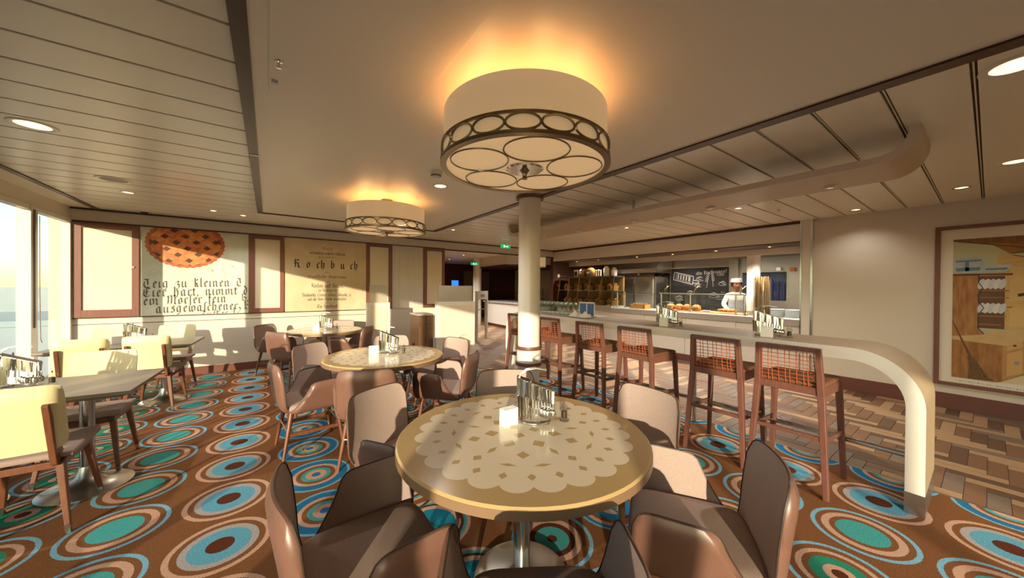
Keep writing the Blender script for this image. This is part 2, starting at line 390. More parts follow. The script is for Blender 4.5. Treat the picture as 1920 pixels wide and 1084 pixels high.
# window wall
posts = [6.63 - 1.422 * n for n in range(0, 11)]
edges = [YB - .06] + posts
for n, y1 in enumerate(edges[:-1]):
    y0 = edges[n + 1]
    w = thing('window_%d' % (n + 1), None, None); struct(w)
    hi = y1 - (.0 if n == 0 else .075)
    f = MB().box(XL - .09, XL + .02, y0 - .075, y0 + .075, .15, 2.41)
    f.box(XL - .06, XL + .012, y0 + .075, hi, 2.35, 2.41).box(XL - .06, XL + .012, y0 + .075, hi, .15, .21)
    if n == 0: f.box(XL - .09, XL + .015, YB - .06, YB, .15, 2.41)
    f.build('window_frame', M_white, w, bevel=.004)
    MB().box(XL + .02, XL + .032, y0 - .03, y0 - .005, .95, 2.36).build('blind_channel', mat('grey channel', '#6b6250', .4), w)
    MB().tube([(XL + .04, y0 + .05, 2.3), (XL + .04, y0 + .055, 1.4), (XL + .045, y0 + .06, .8), (XL + .045, y0 + .09, .76)], .004, 6).build('blind_cord', M_white, w)
    MB().box(XL - .035, XL - .028, y0 + .075, hi, .21, 2.35).build('window_pane', M_glass, w)
struct(MB().box(XL - .12, XL, YF, edges[-1] + .07, 0, ZC).build('trim_8', M_wall))
fe = [XL - .05] + [XL + 1.54 * (k + 1) for k in range(5)] + [XR + .05]
struct(MB().box(XL - .2, fe[2], YF - .12, YF, .15, 2.41).build('added_sun_block', M_wall))  # solid bays added out of view to keep sun off the right wall
for n in range(2, 6):  # glazing added behind the camera, unseen, to let in fill light
    w = struct(thing('window_%d' % (n + 20), None, None)); x0, x1 = fe[n], fe[n + 1]
    MB().box(x0 - .075, x0 + .075, YF - .1, YF + .02, .15, 2.41).box(x0 + .075, x1 - .075, YF - .06, YF + .012, 2.35, 2.41).box(x0 + .075, x1 - .075, YF - .06, YF + .012, .15, .21).build('window_frame', M_white, w)
    MB().box(x0 + .075, x1 - .075, YF - .035, YF - .028, .21, 2.35).build('window_pane', M_glass, w)
# outside: sea and far shore
struct(MB().box(-2500, -30, -2500, 2500, -16, -14).build('ground_sea', mat('sea', '#3f5a72', .25, noise=.3, scale=.02)))
hz = MB()
for q in range(60):
    yy = -300 + q * 60; hh = 10 + 26 * abs(math.sin(q * .5) * math.cos(q * .13 + 1)); hz.prism([(yy, -16), (yy + 60, -16), (yy + 60, hh * .8), (yy + 30, hh), (yy, hh * .75)], -1500, -1480, 'x')
struct(tag(hz.build('ground_shore', mat('far shore', '#8a8f8a', .9)), 'hazy far shore beyond the sea', 'shore'))
for q in range(9):
    yy = 2150 + q * 62; tag(MB().box(-1478, -1450, yy, yy + 26 + 9 * (q % 3), -14, 12 + 11 * (q * 5 % 4)).build('waterfront_building', mat('pale building', '#d8c8a0', .8)), 'pale waterfront building on the far shore', 'building', 'buildings on the far shore')

# ---- back wall panelling
def wall_panel(x0, x1, i0, i1, z0, z1, j0, j1, label):
    t = thing('wall_panel', label, 'wall panel', ((x0 + x1) / 2, YB, z0)); ox = (x0 + x1) / 2
    f = MB().box(x0 - ox, i0 - ox, -.03, 0, 0, z1 - z0).box(i1 - ox, x1 - ox, -.03, 0, 0, z1 - z0).box(i0 - ox, i1 - ox, -.03, 0, 0, j0 - z0).box(i0 - ox, i1 - ox, -.03, 0, j1 - z0, z1 - z0)
    f.build('frame', M_wood2, t, bevel=.003)
    MB().box(i0 - ox, i1 - ox, -.012, 0, j0 - z0, j1 - z0).build('panel', mat('ivory panel', '#d2c6ae', .4), t)
    return t
Z0, Z1 = .99, 2.372
p1 = wall_panel(-2.255, -1.612, -2.185, -1.69, Z0, Z1, 1.1, 2.295, 'wide wood framed ivory wall panel nearest the window')
MB().cyl((.26, -.03, .75), (.26, -.042, .75), .014, n=12).build('lock', M_steel, p1)
wall_panel(-.284, .24, -.195, .174, Z0, Z1, 1.07, 2.31, 'wood framed ivory wall panel between the pie mural and the cookbook mural')
wall_panel(1.665, 2.203, 1.739, 2.123, Z0, Z1, 1.05, 2.31, 'wood framed ivory wall panel right of the cookbook mural')
wall_panel(2.904, 3.434, 2.994, 3.366, Z0, Z1, 1.07, 2.31, 'wood framed ivory wall panel at the edge of the passage')
tag(MB().box(2.205, 2.902, YB - .015, YB, Z0, Z1).build('wall_panel', mat('grey silk panel', '#c9c2b4', .45, noise=.1, scale=3, stretch=(6, 1, .3))), 'plain unframed grey panel between two wood framed wall panels', 'wall panel')
struct(MB().box(XL, 3.434, YB - .022, YB, 2.372, 2.392).build('trim_9', M_wood))
struct(MB().box(XL, XR, YB - .03, YB, ZC - .022, ZC).build('trim_10', M_wood))
struct(MB().box(XL, 1.66, YB - .012, YB, .975, .99).build('trim_11', M_piping))
struct(MB().box(XL, 1.66, YB - .006, YB, .886, .893).build('trim_12', M_piping))
struct(MB().box(3.434, XR, YB - .025, YB, 2.35, 2.378).build('trim_13', M_wood))

# ------------------------------------------------------------------ broad nib lettering
PEN = {}
def _g(ch, adv, *st): PEN[ch] = (adv, st)
mn = lambda x: [(x - .1, .84), (x, .97), (x, .15), (x + .12, .02)]
_g(' ', .62); _g('i', .4, mn(.18), [(.15, 1.28), (.24, 1.38)]); _g('n', .8, mn(.18), [(.2, .78), (.42, .98), (.55, .85), (.55, .15), (.67, .02)])
_g('m', 1.18, mn(.18), [(.2, .78), (.42, .98), (.55, .85), (.55, .1)], [(.57, .78), (.79, .98), (.92, .85), (.92, .15), (1.04, .02)])
_g('u', .8, [(.08, .84), (.18, .97), (.18, .16), (.32, .02), (.55, .22)], mn(.56)); _g('r', .55, mn(.18), [(.2, .78), (.38, .98), (.5, .86)])
_g('e', .6, [(.2, .85), (.2, .2), (.34, .03), (.52, .18)], [(.2, .85), (.36, 1.0), (.5, .84), (.46, .66), (.22, .5)])
_g('a', .78, [(.5, .95), (.3, .98), (.17, .8), (.17, .18), (.3, .03), (.5, .2)], mn(.52)); _g('o', .7, [(.35, 1.0), (.17, .82), (.17, .18), (.33, .02), (.52, .2), (.52, .8), (.35, 1.0)])
_g('c', .56, [(.5, .86), (.35, .98), (.18, .82), (.18, .18), (.34, .02), (.5, .15)])
_g('h', .76, [(.05, 1.4), (.18, 1.5), (.18, .14), (.28, .02)], [(.22, .8), (.42, .98), (.56, .82), (.54, .2), (.4, -.25), (.25, -.35)])
_g('b', .74, [(.08, 1.4), (.18, 1.5), (.18, .18), (.34, .02), (.55, .2), (.55, .8), (.4, .98), (.22, .82)])
_g('d', .72, [(.5, .98), (.18, .8), (.18, .18), (.34, .02), (.54, .2), (.54, .9), (.3, 1.4), (.15, 1.45)])
_g('k', .66, [(.08, 1.4), (.18, 1.5), (.18, .14), (.28, .02)], [(.2, 1.1), (.42, 1.3), (.5, 1.15), (.22, .95)], [(.2, .62), (.45, .7)], [(.36, .66), (.46, .14), (.58, .02)])
_g('l', .4, [(.08, 1.4), (.18, 1.5), (.18, .14), (.3, .02)]); _g('t', .46, [(.18, 1.25), (.18, .14), (.32, .02), (.42, .1)], [(.05, .95), (.4, .95)])
_g('s', .62, [(.52, .9), (.36, 1.0), (.2, .85), (.5, .5), (.52, .15), (.3, .02), (.12, .14)]); _g('S', .4, [(.42, 1.42), (.3, 1.5), (.2, 1.35), (.2, -.3)])
_g('f', .44, [(.42, 1.42), (.3, 1.5), (.2, 1.35), (.2, -.3)], [(.05, .95), (.42, .95)])
_g('g', .76, [(.5, .98), (.3, 1.0), (.17, .82), (.17, .2), (.32, .05), (.52, .22)], [(.52, 1.0), (.54, .0), (.4, -.32), (.15, -.3)])
_g('z', .62, [(.1, .85), (.3, 1.0), (.48, .86), (.3, .55), (.5, .4), (.48, .0), (.3, -.3), (.12, -.25)])
_g('w', 1.0, [(.08, .84), (.18, .97), (.18, .18), (.32, .03), (.48, .15)], [(.48, .95), (.5, .1)], [(.5, .15), (.66, .02), (.85, .2), (.85, .8), (.68, 1.0)])
_g('v', .74, [(.08, .86), (.18, 1.1), (.2, .2), (.34, .02), (.55, .2), (.55, .8), (.38, .98), (.22, .85)])
_g('j', .4, [(.08, .84), (.18, .97), (.18, -.1), (.05, -.35)], [(.15, 1.28), (.24, 1.38)]); _g('p', .76, [(.08, .84), (.18, .97), (.18, -.4)], [(.22, .82), (.42, .98), (.56, .8), (.56, .2), (.38, .02), (.2, .14)])
for a, b in (('ä', 'a'), ('ö', 'o'), ('ü', 'u'), ('é', 'e')): PEN[a] = (PEN[b][0], PEN[b][1] + ([(.2, 1.25), (.27, 1.33)], [(.42, 1.25), (.49, 1.33)]))
_g('T', 1.05, [(.1, 1.2), (.3, 1.4), (.7, 1.3), (.95, 1.5)], [(.55, 1.3), (.3, 1.0), (.25, .4), (.45, .05), (.8, .1), (.95, .35)], [(.62, 1.3), (.7, .5)])
_g('E', 1.0, [(.9, 1.3), (.6, 1.5), (.25, 1.2), (.2, .4), (.45, .02), (.9, .2)], [(.3, .75), (.75, .85)], [(.55, 1.4), (.5, .3)])
_g('M', 1.35, [(.08, 1.15), (.25, 1.4), (.35, 1.2), (.3, .15), (.1, .0)], [(.35, 1.25), (.6, 1.5), (.72, 1.3), (.7, .1)], [(.72, 1.25), (.98, 1.5), (1.12, 1.3), (1.1, .15), (1.25, .02)])
_g('B', 1.05, [(.1, 1.1), (.28, 1.45), (.3, .15), (.1, .02)], [(.3, 1.35), (.6, 1.5), (.85, 1.25), (.5, .85), (.9, .6), (.88, .2), (.55, .0), (.3, .12)])
_g('Z', 1.0, [(.15, 1.25), (.4, 1.5), (.8, 1.35), (.45, .8), (.85, .6), (.8, .1), (.45, -.1), (.15, .1)])
_g('K', 1.05, [(.1, 1.2), (.3, 1.5), (.32, .1), (.12, .0)], [(.35, 1.0), (.6, 1.45), (.85, 1.3)], [(.3, .8), (.7, .85), (.75, .2), (.95, .02)], [(.12, .8), (.5, .82)])
_g('N', 1.05, [(.1, 1.1), (.28, 1.45), (.3, .2), (.1, .02)], [(.3, 1.25), (.65, 1.5), (.82, 1.25), (.8, .2), (.95, .02)])
_g('G', 1.05, [(.9, 1.3), (.55, 1.5), (.22, 1.15), (.2, .35), (.5, .0), (.85, .25), (.85, .75), (.6, .85)]); _g('C', 1.0, [(.9, 1.3), (.55, 1.5), (.22, 1.15), (.2, .35), (.5, .0), (.85, .25)])
_g('A', 1.05, [(.15, 1.2), (.4, 1.5), (.8, 1.45), (.82, .15), (.95, .02)], [(.45, 1.4), (.2, .8), (.3, .1), (.1, .0)], [(.25, .7), (.8, .75)])
_g('F', .95, [(.2, 1.3), (.5, 1.5), (.95, 1.4)], [(.45, 1.4), (.4, .2), (.15, -.1)], [(.2, .8), (.8, .85)]); _g('H', 1.0, [(.1, 1.2), (.3, 1.5), (.3, .1), (.1, 0)], [(.3, .9), (.6, 1.05), (.85, .85), (.8, .1), (.6, -.25)])
_g('1', .6, [(.15, 1.2), (.35, 1.45), (.35, .05)]); _g('2', .8, [(.1, 1.2), (.35, 1.45), (.65, 1.25), (.5, .75), (.12, .08), (.7, .08)])
_g(',', .3, [(.12, .1), (.2, .0), (.1, -.25)]); _g('.', .3, [(.12, .06), (.2, .14)]); _g('&', .7, [(.1, .9), (.4, .9), (.3, .5), (.5, .2), (.3, .0), (.1, .1)])
def pen_width(s, sp=.06): return sum(PEN[c][0] + sp for c in s)
def pen_text(mb, s, x, z, size, y, nib=.2, slope=0., sp=.06, xmin=-9, xmax=9):
    """draw s with its baseline starting at (x, z) in the XZ plane at depth y; nib held at 40 degrees"""
    n = (math.cos(R(38)) * nib * size / 2, math.sin(R(38)) * nib * size / 2); cx = x
    for ch in s:
        adv, st = PEN[ch]
        for pl in st:
            P = [(cx + p[0] * size, z + p[1] * size + (cx - x) * slope) for p in pl]
            for (ax, az), (bx, bz) in zip(P, P[1:]):
                e = .025 * size; q = [(ax - n[0], az - n[1] - e), (bx - n[0], bz - n[1] - e), (bx + n[0], bz + n[1] + e), (ax + n[0], az + n[1] + e)]
                q = clip(clip(q, 1, 0, xmin), -1, 0, -xmax)
                if q:
                    a = sum(q[k][0] * q[(k + 1) % len(q)][1] - q[(k + 1) % len(q)][0] * q[k][1] for k in range(len(q)))
                    if a < 0: q = q[::-1]
                    mb.add([(u, y, w) for u, w in q], [tuple(range(len(q)))])
        cx += (adv + sp) * size
# ---- pie mural
mu = thing('pie_mural', 'pale green mural of a lattice pie above lines of blackletter text', 'mural', (-.94, YB - .001, Z0))
mw = .655; mh = Z1 - Z0
MB().box(-mw, mw, -.012, 0, 0, mh).build('panel', mat('mural ground', '#cbcbba', .45, noise=.12, scale=5, col2='#b6b8a6'), mu)
sw = MB()   # faint swirling fruit outlines printed behind the text
random.seed(3)
for q in range(26):
    cx, cz, rr = random.uniform(-mw + .1, mw - .1), random.uniform(.1, .75), random.uniform(.05, .13); a0 = random.uniform(0, 6)
    pts = [(cx + rr * (1 - .3 * t / 12) * math.cos(a0 + t * .36), cz + rr * .8 * math.sin(a0 + t * .36)) for t in range(13)]
    for (ax, az), (bx, bz) in zip(pts, pts[1:]):
        dx, dz = bx - ax, bz - az; l = math.hypot(dx, dz); nx, nz = -dz / l * .004, dx / l * .004
        if max(abs(ax), abs(bx)) < mw - .02: sw.add([(ax - nx, -.0124, az - nz), (bx - nx, -.0124, bz - nz), (bx + nx, -.0124, bz + nz), (ax + nx, -.0124, az + nz)], [(0, 1, 2, 3)])
tag(sw.build('print_outlines', mat('faint print', '#b4b6a2', .6), mu), kind='stuff')
# pie: crust, filling, woven strips, all cut by the top edge of the mural
pcx, pcz, prx, prz = -.14, mh - .235, .475, .385
def pie_poly(poly, y, mb, mi):
    q = clip(poly, 0, -1, -(mh - .002))
    if q: mb.add([(a, y, b) for a, b in q], [tuple(range(len(q)))], mi)
cr = MB(); pie_poly([(pcx + (prx + .007 * math.cos(t * 36)) * math.cos(t), pcz + (prz + .006 * math.cos(t * 36)) * math.sin(t)) for t in [2 * math.pi * k / 180 for k in range(180)]], -.0128, cr, 0)
M_crust = mat('pie crust', '#b8683a', .5, noise=.4, scale=14, col2='#8e4524'); M_strip = mat('pie strip', '#cf7d3e', .5, noise=.35, scale=16, col2='#a3522a'); M_fill = mat('pie filling', '#5a2c1e', .5, noise=.5, scale=30)
cr.build('pie_crust', M_crust, mu)
fi = MB(); pie_poly([(pcx + prx * .9 * math.cos(2 * math.pi * k / 80), pcz + prz * .9 * math.sin(2 * math.pi * k / 80)) for k in range(80)], -.0131, fi, 0); fi.build('pie_filling', M_fill, mu)
M_strip2 = mat('pie strip pale', '#d58f4a', .5, noise=.35, scale=16, col2='#b8642f')
def strip_quad(a0, a1, b0, b1, ang):
    q = [(a0, b0), (a1, b0), (a1, b1), (a0, b1)]; q2 = []
    for k in range(4):      # subdivide, then squeeze onto the pie's round
        for t_ in range(6): q2.append((q[k][0] + (q[(k + 1) % 4][0] - q[k][0]) * t_ / 6, q[k][1] + (q[(k + 1) % 4][1] - q[k][1]) * t_ / 6))
    q2 = [(a_ * min(1, .9 / max(math.hypot(a_, c_), 1e-6)), c_ * min(1, .9 / max(math.hypot(a_, c_), 1e-6))) for a_, c_ in q2]
    return [(pcx + prx * (a_ * math.cos(ang) - c_ * math.sin(ang)), pcz + prz * (a_ * math.sin(ang) + c_ * math.cos(ang))) for a_, c_ in q2]
pitch, hw_ = .36, .105
for fam, ang in ((0, R(-40)), (1, R(50))):
    for s_ in range(-2, 3):
        st = MB(); off = s_ * pitch + .05; hl = math.sqrt(max(.0, .9 ** 2 - min(abs(off), .85) ** 2))
        pie_poly(strip_quad(-hl, hl, off - hw_, off + hw_, ang), -.0134 - .0002 * fam, st, 0)
        if st.f: st.build('pie_strip', (M_strip, M_strip2)[(s_ + fam) % 2], mu)
for i_ in range(-2, 3):      # where the first family passes over the second
    for j_ in range(-2, 3):
        if (i_ + j_) % 2: continue
        u_, w_ = j_ * pitch + .05, i_ * pitch + .05
        if math.hypot(u_, w_) > .8: continue
        st = MB(); pie_poly(strip_quad(u_ - .17, u_ + .17, w_ - hw_, w_ + hw_, R(-40)), -.014, st, 0)
        if st.f: st.build('pie_strip', (M_strip, M_strip2)[i_ % 2], mu)
lt = MB(); yy = -.0146
for s_, x, z, sz in (('Teig zu kleinen T', -.648, .375, .098), ('Eier hart, nimmt da', -.645, .235, .098), ('nem MörSer fein.', -.72, .105, .096), ('B', .55, .16, .08), ('ausgewaSchener B', -.5, -.02, .096)):
    pen_text(lt, s_, x, z + .06, sz, yy, slope=.03, sp=.07, xmin=-mw + .004, xmax=mw - .004)
pen_text(lt, 'Zucker', .02, -.055, .0765, yy, slope=.03, sp=.1, xmin=-mw, xmax=mw - .004); pen_text(lt, '12', .43, -.02, .085, yy, sp=.15)
lt.v = [(a, b, max(c, .004)) for a, b, c in lt.v]
tag(lt.build('lettering', M_ink, mu), 'grey blackletter recipe text', kind='stuff')
# ---- cookbook mural
ck = thing('cookbook_mural', 'parchment mural of an old cookbook title page headed Kochbuch', 'mural', (.9525, YB - .001, Z0))
cw = .7125
MB().box(-cw, cw, -.012, 0, 0, mh).build('panel', mat('parchment', '#cdbb9a', .55, noise=.25, scale=3, col2='#b9a583'), ck)
lt = MB()
for s_, z, sz, sp, wd in (('Neues', 1.19, .035, .25, .18), ('auf vieljährige praktische Erfahrung', 1.1, .034, .0, .62), ('gegründetes', 1.03, .03, .3, .3), ('K o ch b u ch', .83, .105, .0, 1.14), ('oder', .735, .024, .25, .1), ('Gründliche Anweisung', .64, .04, .2, .68), ('zum', .555, .024, .25, .1), ('Kochen und Braten,', .455, .05, .0, .56), ('zur Bereitung der', .375, .034, .0, .33), ('Backwerke, Cremes, Geleés, Getränke, &c.', .28, .042, .0, .86), ('und alle Arten Früchte einzumachen.', .2, .038, .0, .68), ('Ein Handbuch', .055, .044, .2, .36)):
    tw = pen_width(s_, sp + .06) * sz; sz2 = sz; sp2 = sp + .06
    sp2 += (wd - tw) / (len(s_) * sz)
    tw = pen_width(s_, sp2) * sz
    pen_text(lt, s_, -tw / 2, z, sz, -.0125, nib=.24 if sz > .08 else .2, sp=sp2)
lt.add([(-.12, -.0125, .15), (.12, -.0125, .15), (.12, -.0125, .154), (-.12, -.0125, .154)], [(0, 1, 2, 3)])
tag(lt.build('lettering', M_ink2, ck), 'dark blackletter title page text', kind='stuff')
# ================================================================== RIGHT WALL, BAKERY OPENING
XO = XR
struct(MB().box(XO - .03, XO + .14, 1.62, 1.765, 0, ZC).build('trim_14', M_white, bevel=.004))          # white end post
struct(MB().box(XO - .036, XO - .03, 1.615, 1.64, 0, ZC).box(XO - .036, XO - .03, 1.75, 1.768, 0, ZC).build('trim_15', M_chrome))
struct(MB().box(XO, XO + .08, 1.765, YB, 2.25, ZC - .04).build('trim_16', M_white, bevel=.003))              # fascia over the opening
struct(MB().box(XO - .02, XO + .1, 1.765, YB, ZC - .045, ZC).build('trim_17', M_wood))
struct(MB().box(XO, XO + .72, 1.765, YB, 2.235, 2.25).build('trim_18', M_wood))                             # wood soffit
struct(MB().box(XO + .66, XO + .72, 1.765, YB, 2.12, 2.25).build('trim_19', M_wall))                        # inner cream fascia
struct(MB().box(9.3, 9.42, .9, YB, 0, ZC).build('wall_bakery_back', mat('kitchen steel wall', '#a89f92', .35, .6)))
struct(MB().box(XO + .12, 9.42, .9, 1.0, 0, ZC).build('wall_bakery_side', M_wall))
struct(MB().box(XO, 9.42, YB, YB + .12, 0, 2.376).build('wall_bakery_end', mat('dark mahogany wall', '#4c2a1e', .35, noise=.2, scale=2, stretch=(1, 1, 8))))
struct(MB().box(XO + .03, 9.4, 1.0, YB, -.004, .0).build('floor_bakery', mat('kitchen floor', '#6d5a48', .6)))
# bakery service counter
bc = thing('service_counter', 'white bakery service counter with pale granite top set into the wall opening', 'counter', (XO, 1.765, 0))
for k in range(4): MB().box(.004, .02, .004 + k * .93, .93 * (k + 1) - .004, .13, .872).build('front_panel', M_white, bc, bevel=.003)
MB().box(.02, .6, 0, 3.72, .02, .872).build('body', M_white, bc)
MB().box(-.02, .66, 0, 3.72, .874, .986).build('countertop', M_stone, bc, bevel=.006)
MB().box(-.01, .02, 0, 3.72, 0, .125).build('plinth', M_base, bc)
for y in (1.2, 1.38, 2.15, 2.3, 3.05, 3.2):
    MB().cyl((.004, y, .76), (-.012, y, .76), .012, n=10).build('knob', M_white, bc)
# sneeze guard
sg = thing('sneeze_guard', 'glass sneeze guard on brass edged steel posts over the pastry counter', 'sneeze guard', (7.12, 0, .986))
for y in (2.62, 2.76, 3.61, 4.25, 5.2, 5.42):
    MB().cyl((0, y, 0), (0, y, .385), .016, n=10).build('post', M_steel, sg, smooth=40)
MB().box(-.02, .03, 2.6, 4.3, .37, .392).build('rail', M_steel, sg); MB().box(-.02, .03, 4.4, 5.45, .34, .36).build('rail', M_steel, sg)
gp = MB(); gp.beam((-.16, 3.45, .18), (.06, 3.45, .54), 1.7, .008, up=(0, 1, 0)); 
MB().add([(.0, 2.6, .40), (.0, 4.3, .40), (.12, 4.3, .54), (.12, 2.6, .54)], [(0, 1, 2, 3)]).build('upper_pane', M_guard, sg)
MB().add([(-.01, 2.6, .02), (-.01, 4.3, .02), (-.01, 4.3, .36), (-.01, 2.6, .36)], [(0, 1, 2, 3)]).build('front_pane', M_guard, sg)
MB().box(-.02, .42, 4.4, 5.45, .362, .37).build('shelf_pane', M_guard, sg)
for y in (2.7, 3.55, 4.2):
    MB().tube([(.02, y, .38), (.0, y - .03, .46), (.06, y - .06, .53), (.12, y - .06, .54)], .008, 6).build('bracket', mat('brass', '#b09a5a', .25, 1.), sg, smooth=60)
# pastries on a wooden board
pt = tag(MB().box(7.22, 7.62, 2.66, 4.3, .987, 1.003).build('pastry_board', mat('beech board', '#b98a4e', .5), bevel=.004), 'long wooden board under the round pastries on the bakery counter', 'board')
def spiral_bun(r, h):
    b = MB(); b.lathe([(.0, 0), (r * .8, 0), (r, h * .35), (r * .9, h * .8), (r * .45, h), (0, h * .92)], 20)
    pts = [(r * (.15 + .78 * t / 30) * math.cos(t * .55), r * (.15 + .78 * t / 30) * math.sin(t * .55), h * (1.0 - .32 * (t / 30) ** 2)) for t in range(31)]
    b.tube(pts, r * .1, 6); return b
for k, (y, lb) in enumerate(((4.16, 'golden coiled pastry, first of four nearest the bread basket'), (3.97, 'golden coiled pastry, second of four from the bread basket'), (3.79, 'golden coiled pastry, third of four from the bread basket'), (3.6, 'golden coiled pastry, last of four nearest the baker'))):
    o = tag(spiral_bun(.088, .13).build('coiled_pastry', M_pastry, smooth=50, loc=(7.36, y, 1.003)), lb, 'pastry', 'coiled pastries on the bakery counter'); o.rotation_euler = (0, .0, k)
for k in range(1):
    tag(MB().lathe([(0, 0), (.06, .002), (.085, .02), (.08, .022), (0, .012)], 20).build('pastry_plate', M_white, smooth=40, loc=(7.36, (3.4, 2.86, 2.74)[k] if k else 3.4, 1.003)), ('white plate with crumbs beside the last coiled pastry', 'white plate midway along the pastry board', 'white plate at the right end of the pastry board')[k], 'plate', 'plates on the pastry board')
for k in range(3):
    o = tag(MB().lathe([(0, -.14), (.025, -.12), (.033, 0), (.025, .12), (0, .14)], 12).build('baguette', M_pastry, smooth=60, loc=(7.42, 3.1 - k * .09, 1.05)), ('short baguette in front of the baker, left of three', 'short baguette in front of the baker, middle of three', 'short baguette in front of the baker, right of three')[k], 'bread', 'baguettes on the board'); o.rotation_euler = (R(90), 0, R(70))
# wooden tray of brown rolls
tr = thing('bread_tray', 'wooden tray for brown rolls on the bakery counter', 'tray', (7.3, 4.9, .986))
MB().box(-.14, .14, -.2, .2, 0, .012).box(-.14, -.125, -.2, .2, .012, .1).box(.125, .14, -.2, .2, .012, .1).box(-.14, .14, -.2, -.185, .012, .1).box(-.14, .14, .185, .2, .012, .1).build('tray_body', M_basket, tr)
random.seed(11)
for k in range(10):
    b = MB().lathe([(0, -.035), (.022, -.025), (.031, .03), (.024, .075), (0, .085)], 12)
    tag(b.build('bread_roll', M_bread, smooth=60, loc=(7.3 + (-.055 if k % 2 else .055), 4.9 - .13 + .065 * (k // 2), 1.036 + .07 * 0)), 'brown roll heaped in the wooden tray on the bakery counter', 'bread roll', 'rolls in the wooden tray')
# bread display rack
rk = thing('bread_rack', 'steel framed glass bread display with two rows of wicker baskets', 'display rack', (7.0, 5.5, 0))
MB().box(-.02, .5, .0, 2.0, .88, 1.02).build('base', M_stone, rk)
MB().box(.02, .48, .0, 2.0, 0, .88).build('cabinet', M_white, rk)
for k in range(6):
    y = .02 + k * .392
    MB().beam((-.0, y, 1.02), (.12, y, 1.78), .03, .02).build('divider', M_chrome, rk)
    MB().box(.05, .46, y - .004, y + .004, 1.03, 1.75).build('side_pane', M_clear, rk)
MB().box(.08, .48, .0, 2.0, 1.39, 1.405).build('shelf', M_steel, rk); MB().box(.08, .5, .0, 2.0, 1.755, 1.785).build('top', M_steel, rk)
MB().box(.47, .5, 0, 2.0, 1.02, 1.755).build('back_panel', mat('rack back', '#96703f', .5), rk)
for row, z in enumerate((1.022, 1.407)):
    for k in range(5):
        y = 5.5 + .02 + .392 * k + .196; n = ('nearest the oven', 'second from the oven', 'middle of five', 'second from the dark wall', 'nearest the dark wall')[k]
        bk = thing('bread_basket', 'wicker basket of bread on the %s shelf of the rack, %s' % (('lower', 'upper')[row], n), 'basket', (7.3, y, z), group='baskets in the bread rack')
        MB().lathe([(.10, 0), (.14, .0), (.165, .13), (.155, .13), (.13, .01), (.0, .01)], 14).build('basket_body', M_basket, bk, smooth=40)
        MB().box(-.172, -.166, -.06, .06, .04, .12).build('price_card', M_black, bk)
        MB().box(-.1725, -.172, -.04, .04, .085, .093).box(-.1725, -.172, -.03, .02, .06, .066).build('card_writing', M_chalk, bk)
        for q in range(4):
            a = q * 1.57 + row; MB().lathe([(0, -.05), (.045, -.03), (.062, 0), (.045, .035), (0, .045)], 10, (.07 * math.cos(a), .07 * math.sin(a), .15)).build('bread', (M_bread, M_pastry)[(q + k) % 2], bk, smooth=60)
# things on top of the rack
def jar(r, h, body, lid, label, loc, name, cat):
    t = thing(name, label, cat, loc)
    MB().lathe([(0, 0), (r * .8, 0), (r, h * .15), (r, h * .7), (r * .6, h * .85), (r * .6, h * .9)], 18).build('jar_body', body, t, smooth=40)
    MB().lathe([(0, h * .88), (r * .68, h * .88), (r * .68, h * .95), (r * .25, h), (0, h)], 18).build('lid', lid, t, smooth=40)
    return t
M_cookie = mat('cookies in glass', '#a56a1e', .3, noise=.6, scale=24, col2='#5c3410', coat=.8)
for y, h, lb in ((6.42, .27, 'taller glass cookie jar on top of the bread rack'), (6.69, .24, 'shorter glass cookie jar on top of the bread rack')):
    j = jar(.12, h, M_cookie, M_clear, lb, (7.25, y, 1.786), 'cookie_jar', 'jar'); MB().box(-.122, -.12, -.05, .05, .08, .13).build('jar_label', M_pure, j)
jar(.08, .265, M_pure, M_pure, 'taller white ceramic canister on top of the bread rack', (7.25, 5.87, 1.786), 'canister', 'canister')
jar(.075, .225, M_pure, M_pure, 'shorter white ceramic canister at the end of the bread rack', (7.25, 5.63, 1.786), 'canister', 'canister')
for k in range(3): tag(MB().lathe([(0, 0), (.032, 0), (.032, .17), (.03, .172), (.028, .17), (.028, .01), (0, .01)], 14).build('steel_tumbler', M_steel, smooth=40, loc=(7.25, 6.07 + .075 * k, 1.786)), ('steel tumbler on the rack beside the white canisters', 'steel tumbler in the middle of three on the rack', 'steel tumbler on the rack beside the cookie jars')[k], 'tumbler', 'steel tumblers on the rack')
sgn = thing('menu_sign', 'small framed black menu sign on the bread rack', 'sign', (7.2, 6.93, 1.786)); MB().box(0, .02, -.07, .07, 0, .2).build('frame', M_white, sgn); MB().box(-.002, 0, -.055, .055, .03, .15).build('face', M_black, sgn)
# oven and hood
ov = thing('bakery_oven', 'tall stainless steel bakery oven behind the counter', 'oven', (8.6, 5.3, 0))
MB().box(0, .6, 0, 1.0, .1, 1.8).build('body', M_steel, ov, bevel=.01); MB().box(-.03, 0, .06, .62, .9, 1.74).build('door', mat('oven door', '#cfd0c4', .25, .7), ov, bevel=.01)
MB().box(-.03, 0, .68, .96, .9, 1.74).build('control_panel', mat('panel steel', '#8f8c84', .4, .8), ov, bevel=.01); MB().cyl((-.06, .6, 1.0), (-.06, .6, 1.6), .012, n=8).build('handle', M_chrome, ov)
MB().box(-.02, .6, 0, 1.0, 0, .1).build('plinth', M_black, ov)
hd = thing('extractor_hood', 'stainless steel hood above the bakery oven', 'hood', (8.45, 5.2, 1.9)); MB().prism([(0, 0), (.8, 0), (.8, .4), (.3, .4), (0, .12)], 0, 1.6, 'y').build('canopy', M_steel, hd); MB().cyl((.1, .6, 0), (.1, .6, -.06), .03, n=10).build('hood_light', M_white, hd)
